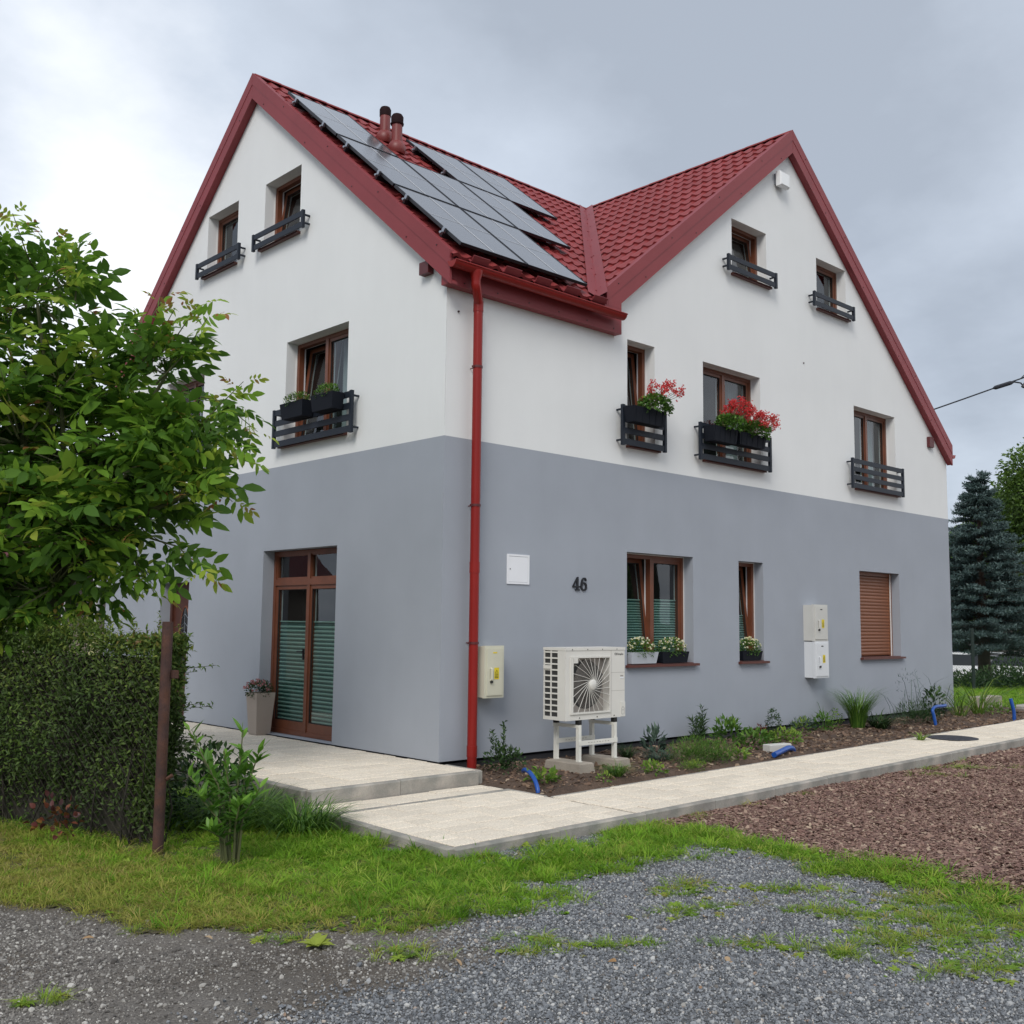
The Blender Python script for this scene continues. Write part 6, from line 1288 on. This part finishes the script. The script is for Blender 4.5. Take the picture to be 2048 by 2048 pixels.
t = thing('drain_pipe', 'pale upright drain pipe with yellowish foot at the rear house corner', 'pipe', (-0.08, 9.1, 0)); m = MB(); m.tube([(-0.1, 9.12, 1.25), (-0.1, 9.12, 2.6), (-0.1, 9.12, 4.5)], 0.06, 12); m.build('pipe', 'pvc_white', t, True)
m = MB(); m.tube([(-0.16, 9.14, -0.05), (-0.10, 9.12, 1.1), (-0.1, 9.12, 1.25)], 0.07, 12); m.build('foot', 'pipe_yellow', t, True); m = MB(); m.tube([(-0.1, 9.12, 1.2), (-0.1, 9.12, 1.32)], 0.08, 12); m.build('collar', 'steel', t)
tag(leafy('shrub', bush_arrays(900, (-0.6, 10.6, 0.7), (0.8, 0.8, 1.0), 0.06, 0.03, 0.3), 'leaf_dark'), 'rounded dark shrub behind the drain pipe', 'shrub')
# overhead cable with its anchor clamp
t = thing('overhead_cable', 'black overhead cable with anchor clamp running from the eaves', 'cable', (12.42, 5.55, 4.8)); m = MB()
p0, p1 = Vector((12.42, 5.55, 4.85)), Vector((17.35, 0.60, 7.12)); m.tube([p0.lerp(p1, k/12)-Vector((0, 0, 0.10*math.sin(math.pi*k/12))) for k in range(13)]+[Vector((20.5, -2.6, 8.7))], 0.016, 6); m.build('cable', 'cable', t)
m = MB(); dq = (p1-p0).normalized(); q = p0.lerp(p1, 0.93)-Vector((0, 0, 0.02)); m.tube([q, q+dq*0.06, q+dq*0.42, q+dq*0.5], [0.02, 0.05, 0.05, 0.02], 8); m.build('clamp', 'cable', t)
m = MB(); e = p1
m.tube([q+dq*0.5, e+Vector((0.1, -.1, -0.05)), e+Vector((0.25, -.28, -0.35)), e+Vector((0.42, -.45, -0.38)), e+Vector((0.6, -.6, 0.0)), e+Vector((0.9, -.9, 0.3))], 0.018, 6)
m.tube([e+Vector((0.1, -.1, .05)), e+Vector((0.3, -.3, 0.32)), e+Vector((0.6, -.6, 0.38))], 0.014, 6)
m.tube([e+Vector((0.25, -.28, -0.35)), e+Vector((0.33, -.36, -0.48))], 0.045, 8); m.tube([e+Vector((0.12, -.13, -.15)), e+Vector((0.2, -.2, -.02))], 0.04, 8); m.build('jumper', 'cable', t)

# ------------------------------------------------------------------ ground cover (stuff)
def in_view(P, margin=0.08):
    d = P-np.array(CAMP); z = d@np.array(_f); x = d@np.array(_r)/z; y = d@np.array(_u)/z; return (z > 0.5) & (np.abs(x) < 0.49+margin) & (y > -0.49-margin)
def pts_in(poly, dens, jag=0.0, seed=1, soft=0.03):
    p = np.array(poly); lo, hi = p.min(0), p.max(0); n = int((hi-lo).prod()*dens); x = rng.uniform(lo[0], hi[0], n); y = rng.uniform(lo[1], hi[1], n)
    ok = inpoly(x+jag*(vnoise(x, y, 4, seed)-0.5)+rng.normal(0, soft, n), y+jag*(vnoise(x, y, 4, seed+9)-0.5)+rng.normal(0, soft, n), poly); x, y = x[ok], y[ok]; P = np.stack([x, y, gz(x, y)], 1); return P[in_view(P)]
def stone_meshes(name, mt, flat=0.7, k=5, sx=1.0):
    out = []
    for i in range(k):
        bm = bmesh.new(); bmesh.ops.create_icosphere(bm, subdivisions=1, radius=0.5)
        for v in bm.verts: v.co = Vector((v.co.x*sx*random.uniform(.8, 1.25), v.co.y*random.uniform(.7, 1.1), v.co.z*flat*random.uniform(.7, 1.1)))
        if i % 2 == 0: bmesh.ops.bisect_plane(bm, geom=bm.verts[:]+bm.edges[:]+bm.faces[:], plane_co=(0.2, 0, 0.1), plane_no=(0.6, random.uniform(-.5, .5), 0.8), clear_outer=True); bmesh.ops.holes_fill(bm, edges=bm.edges[:])
        me = bpy.data.meshes.new(name); bm.to_mesh(me); bm.free(); me.materials.append(MATS[mt]); out.append(me)
    return out
def rots(n, tilt_=0.4): return np.stack([rng.normal(0, tilt_, n), rng.normal(0, tilt_, n), rng.uniform(0, 6.283, n)], 1)
gs = source_set('grey_stones', stone_meshes('grey_stone', 'stone_grey'))
P_ = np.concatenate([pts_in(GRAVEL, 8500, 0.35, 3, 0.16), pts_in(GRAVEL2, 4800, 0.05, 5)]); n = len(P_); s_ = 0.0068*np.exp(rng.normal(0, 0.38, n)); P_[:, 2] += 0.006+s_*0.25; print('gravel', n)
scatter('gravel', P_, rots(n, 0.6), s_*1.6, gs, 5)
bs = source_set('brown_stones', stone_meshes('brown_stone', 'stone_brown'))
DIRT = [(-6.4, -4.4), (-5.1, -1.6), (-4.7, -2.2), (-4.4, -2.75), (-3.95, -3.4), (-3.4, -3.75), (-2.9, -4.1), (-3.3, -4.6), (-4.2, -4.9), (-6.2, -4.75)]
P_ = pts_in(DIRT, 8000, 0.3, 12, 0.1); k = rng.random(len(P_)) < 0.25+0.75*np.clip((vnoise(P_[:, 0], P_[:, 1], 1.6, 41)-0.25)*2.0, 0, 1); P_ = P_[k]; n = len(P_); s_ = 0.0055*np.exp(rng.normal(0, 0.5, n)); P_[:, 2] += s_*0.2; print('dirt stones', n)
scatter('lane_stones', P_, rots(n, 0.5), s_*1.6, bs, 5)
P_ = pts_in(GRAVEL, 45, 0.2, 15); n = len(P_); s_ = 0.013*np.exp(rng.normal(0, 0.3, n)); P_[:, 2] += 0.010; scatter('loose_stones', P_, rots(n, 0.6), s_*1.6, bs, 5)
rc = source_set('red_chips', stone_meshes('slate_chip', 'chip_red', 0.24, 5, 1.9))
P_ = pts_in(RED, 4600, 0.1, 4, 0.06); d_ = np.hypot(P_[:, 0]-CAMP.x, P_[:, 1]-CAMP.y); P_ = P_[rng.random(len(P_)) < np.clip(12/d_, 0.35, 1)]; n = len(P_); d_ = np.hypot(P_[:, 0]-CAMP.x, P_[:, 1]-CAMP.y); s_ = 0.0105*np.exp(rng.normal(0, 0.4, n))*np.clip(d_/11, 1, 1.5); P_[:, 2] += 0.010+rng.random(n)*0.012; print('chips', n)
scatter('slate_chips', P_, rots(n, 0.26), s_*1.7, rc, 5)
bc = source_set('bark_chips', stone_meshes('bark_chip', 'bark_chip', 0.35, 5, 1.8))
p = np.array(BED); n = 7500; x = rng.uniform(0.05, 13.5, n); y = rng.uniform(-1.62, 0.0, n); P_ = np.stack([x, y, zbed(x, y)+0.006], 1); s_ = 0.012*np.exp(rng.normal(0, 0.5, n)); scatter('bark_chips', P_, rots(n, 0.4), s_*1.8, bc, 5)

def blade_mesh(name, n, rad, ln, wd, spread, droop, mt):
    V, F, r = tuft_arrays(n, (0, 0, -0.01), rad, ln, wd, spread, droop); me = bpy.data.meshes.new(name); me.from_pydata(V.tolist(), [], F.tolist()); me.materials.append(MATS[mt]); return me
def rosette_mesh(name, n, ln, wd, mt, up=0.4):
    a = np.arange(n)*2.4; d = np.stack([np.cos(a), np.sin(a), np.full(n, up)*rng.uniform(.4, 1.3, n)], 1); V, F, r = leaf_fine(np.zeros((n, 3)), d, np.tile(UPV, (n, 1)), ln*rng.uniform(.6, 1.15, n), wd, np.zeros(n), 0.15, 0.4); me = bpy.data.meshes.new(name); me.from_pydata(V.tolist(), [], F.tolist()); me.materials.append(MATS[mt]); return me
ga = source_set('grass_tufts', [blade_mesh('grass_tuft', 16, 0.035, 0.075*q, 0.0042, 1.1, 0.9, 'leaf_grass') for q in (0.8, 1.0, 1.15, 0.9)]+[rosette_mesh('clover', 9, 0.035, 0.022, 'leaf_grass', 0.9)])
gd_ = source_set('dry_tufts', [blade_mesh('dry_tuft', 16, 0.035, 0.075*q, 0.0038, 1.2, 1.0, 'leaf_dry') for q in (0.7, 1.0, 1.2, 0.85)])
P_ = pts_in(GRASS, 1250, 0.5, 6, 0.075); x, y = P_[:, 0], P_[:, 1]
patch = vnoise(x, y, 2.2, 51)*0.6+vnoise(x, y, 7.0, 52)*0.4
dryness = np.clip((-x-3.05)*0.75+(-(y+2.0))*0.10, 0, 1)*0.9+0.12*(patch < 0.35)+0.35*np.clip((-y-4.4)/1.5, 0, 1)*(x > -1.2)*0.4
keep = rng.random(len(P_)) < np.clip(patch*2.6-0.22, 0.06, 1)
strip = (y < -3.55) & (x > -1.3); keep &= ~strip | (rng.random(len(P_)) < np.clip(1.15-0.42*(-y-4.0), 0.22, 1)*np.clip(patch*2.2-0.3, 0.1, 1))
dry = rng.random(len(P_)) < dryness
hscale = 0.75+0.75*vnoise(x, y, 1.5, 54)*(1-0.5*dryness)
for nm, msk, cs, nv in (('grass', keep & ~dry, ga, 5), ('dry_grass', keep & dry, gd_, 4)):
    Q = P_[msk]; print(nm, len(Q)); scatter(nm, Q+[0, 0, 0.006], rots(len(Q), 0.15), hscale[msk]*rng.uniform(0.7, 1.2, len(Q)), cs, nv)
tt = source_set('tall_tufts', [blade_mesh('tall_tuft', 20, 0.03, 0.15*q, 0.006, 0.8, 1.0, 'leaf_grass') for q in (0.8, 1.0, 1.2)])
P_ = pts_in(GRASS, 60, 0.4, 6, 0.06); k = (vnoise(P_[:, 0], P_[:, 1], 1.3, 61) > 0.48) | ((P_[:, 0] > -2.6) & (P_[:, 1] > -3.2) & (rng.random(len(P_)) < 0.7)); k &= P_[:, 1] > -5.2; P_ = P_[k]; scatter('grass_tufts', P_+[0, 0, 0.005], rots(len(P_), 0.2), rng.uniform(0.5, 1.1, len(P_)), tt, 3)
wd_ = source_set('weed_rosettes', [rosette_mesh('weed_rosette', 9+2*k, 0.045+0.010*k, 0.020, 'leaf_weed', 0.5) for k in range(3)]+[blade_mesh('weed_tuft', 16, 0.025, 0.06+0.02*k, 0.0045, 1.1, 0.8, 'leaf_weed') for k in range(4)])
WEEDS = [(-3.7, -4.16, .12), (-3.7, -4.36, .1), (-3.11, -4.43, .1), (-3.2, -4.64, .14), (-2.95, -4.57, .05), (-2.97, -4.69, .08), (-2.86, -4.79, .08), (-2.78, -4.89, .08), (-2.63, -4.96, .1), (-2.01, -4.74, .16), (-1.85, -4.72, .15), (-1.65, -4.80, .14), (-1.67, -4.43, .14), (-1.5, -4.40, .16), (-1.34, -4.38, .18), (-1.07, -4.7, .16), (-0.95, -4.89, .2), (-1.33, -5.19, .15), (-1.30, -5.32, .13), (-1.29, -5.43, .15), (-2.11, -5.48, .14), (-2.15, -5.35, .12), (-2.23, -5.31, .12), (-1.96, -5.77, .2), (-1.64, -5.83, .2), (-1.45, -5.85, .2), (-1.25, -5.87, .25), (-1.28, -6.03, .25), (-0.96, -5.58, .3), (-0.9, -5.9, .3), (-0.7, -5.5, .3), (-1.44, -6.23, .25), (-1.1, -5.74, .25), (-0.69, -6.03, .3), (-0.93, -6.21, .3), (-2.37, -4.07, .12), (-5.25, -3.75, .05), (-5.36, -3.73, .06), (-4.04, -3.62, .1), (-1.7, -6.3, .3), (5.0, -2.95, .14), (5.9, -2.78, .18), (4.6, -3.2, .22), (5.6, -3.2, .35), (1.45, -2.88, .08), (0.6, -2.9, .2), (2.3, -2.9, .1)]
Q = []
for (x, y, s) in WEEDS:
    k = int(6+s*s*650); e_ = rng.normal(0, s*0.75, k); g_ = rng.normal(0, s*0.30, k); q = np.stack([x+0.73*e_+0.68*g_, y-0.68*e_+0.73*g_], 1); Q.append(q)
Q = np.concatenate(Q); P_ = np.stack([Q[:, 0], Q[:, 1], gz(Q[:, 0], Q[:, 1])+0.008], 1); scatter('weeds', P_, rots(len(P_), 0.1), rng.uniform(0.35, 1.1, len(P_)), wd_, 7)
me = rosette_mesh('broad_weed', 12, 0.115, 0.050, 'leaf_weed', 0.8)
for (x, y, lab) in ((-3.97, -3.86, 'broad-leaved light green weed alone in the lane gravel'),):
    o = bpy.data.objects.new('broad_weed', me); o.location = (x, y, float(gz(x, y))+0.005); COL.objects.link(o); tag(o, lab, 'weed')
dl = source_set('fallen_leaves', [rosette_mesh('fallen_leaf', 1, 0.06, 0.035, 'dead_leaf', 0.1)])
Q = np.array([(-3.0, -5.1), (-4.35, -3.35), (-2.0, -4.9), (-3.2, -3.9), (-1.9, -6.1), (-4.8, -3.0), (-3.6, -4.55), (-2.5, -5.4), (-4.5, -2.6)]); scatter('fallen_leaves', np.stack([Q[:, 0], Q[:, 1], gz(Q[:, 0], Q[:, 1])+0.025], 1), rots(len(Q), .2), np.full(len(Q), 1.0), dl, 1)
# short far lawn
P_ = pts_in([(12.8, 0.25), (17.0, 0.1), (26, -0.5), (27, 4), (20, 6), (12.8, 5)], 120); P_[:, 2] += 0.03; scatter('lawn_grass', P_, rots(len(P_), 0.1), rng.uniform(1.0, 1.8, len(P_)), ga, 4)
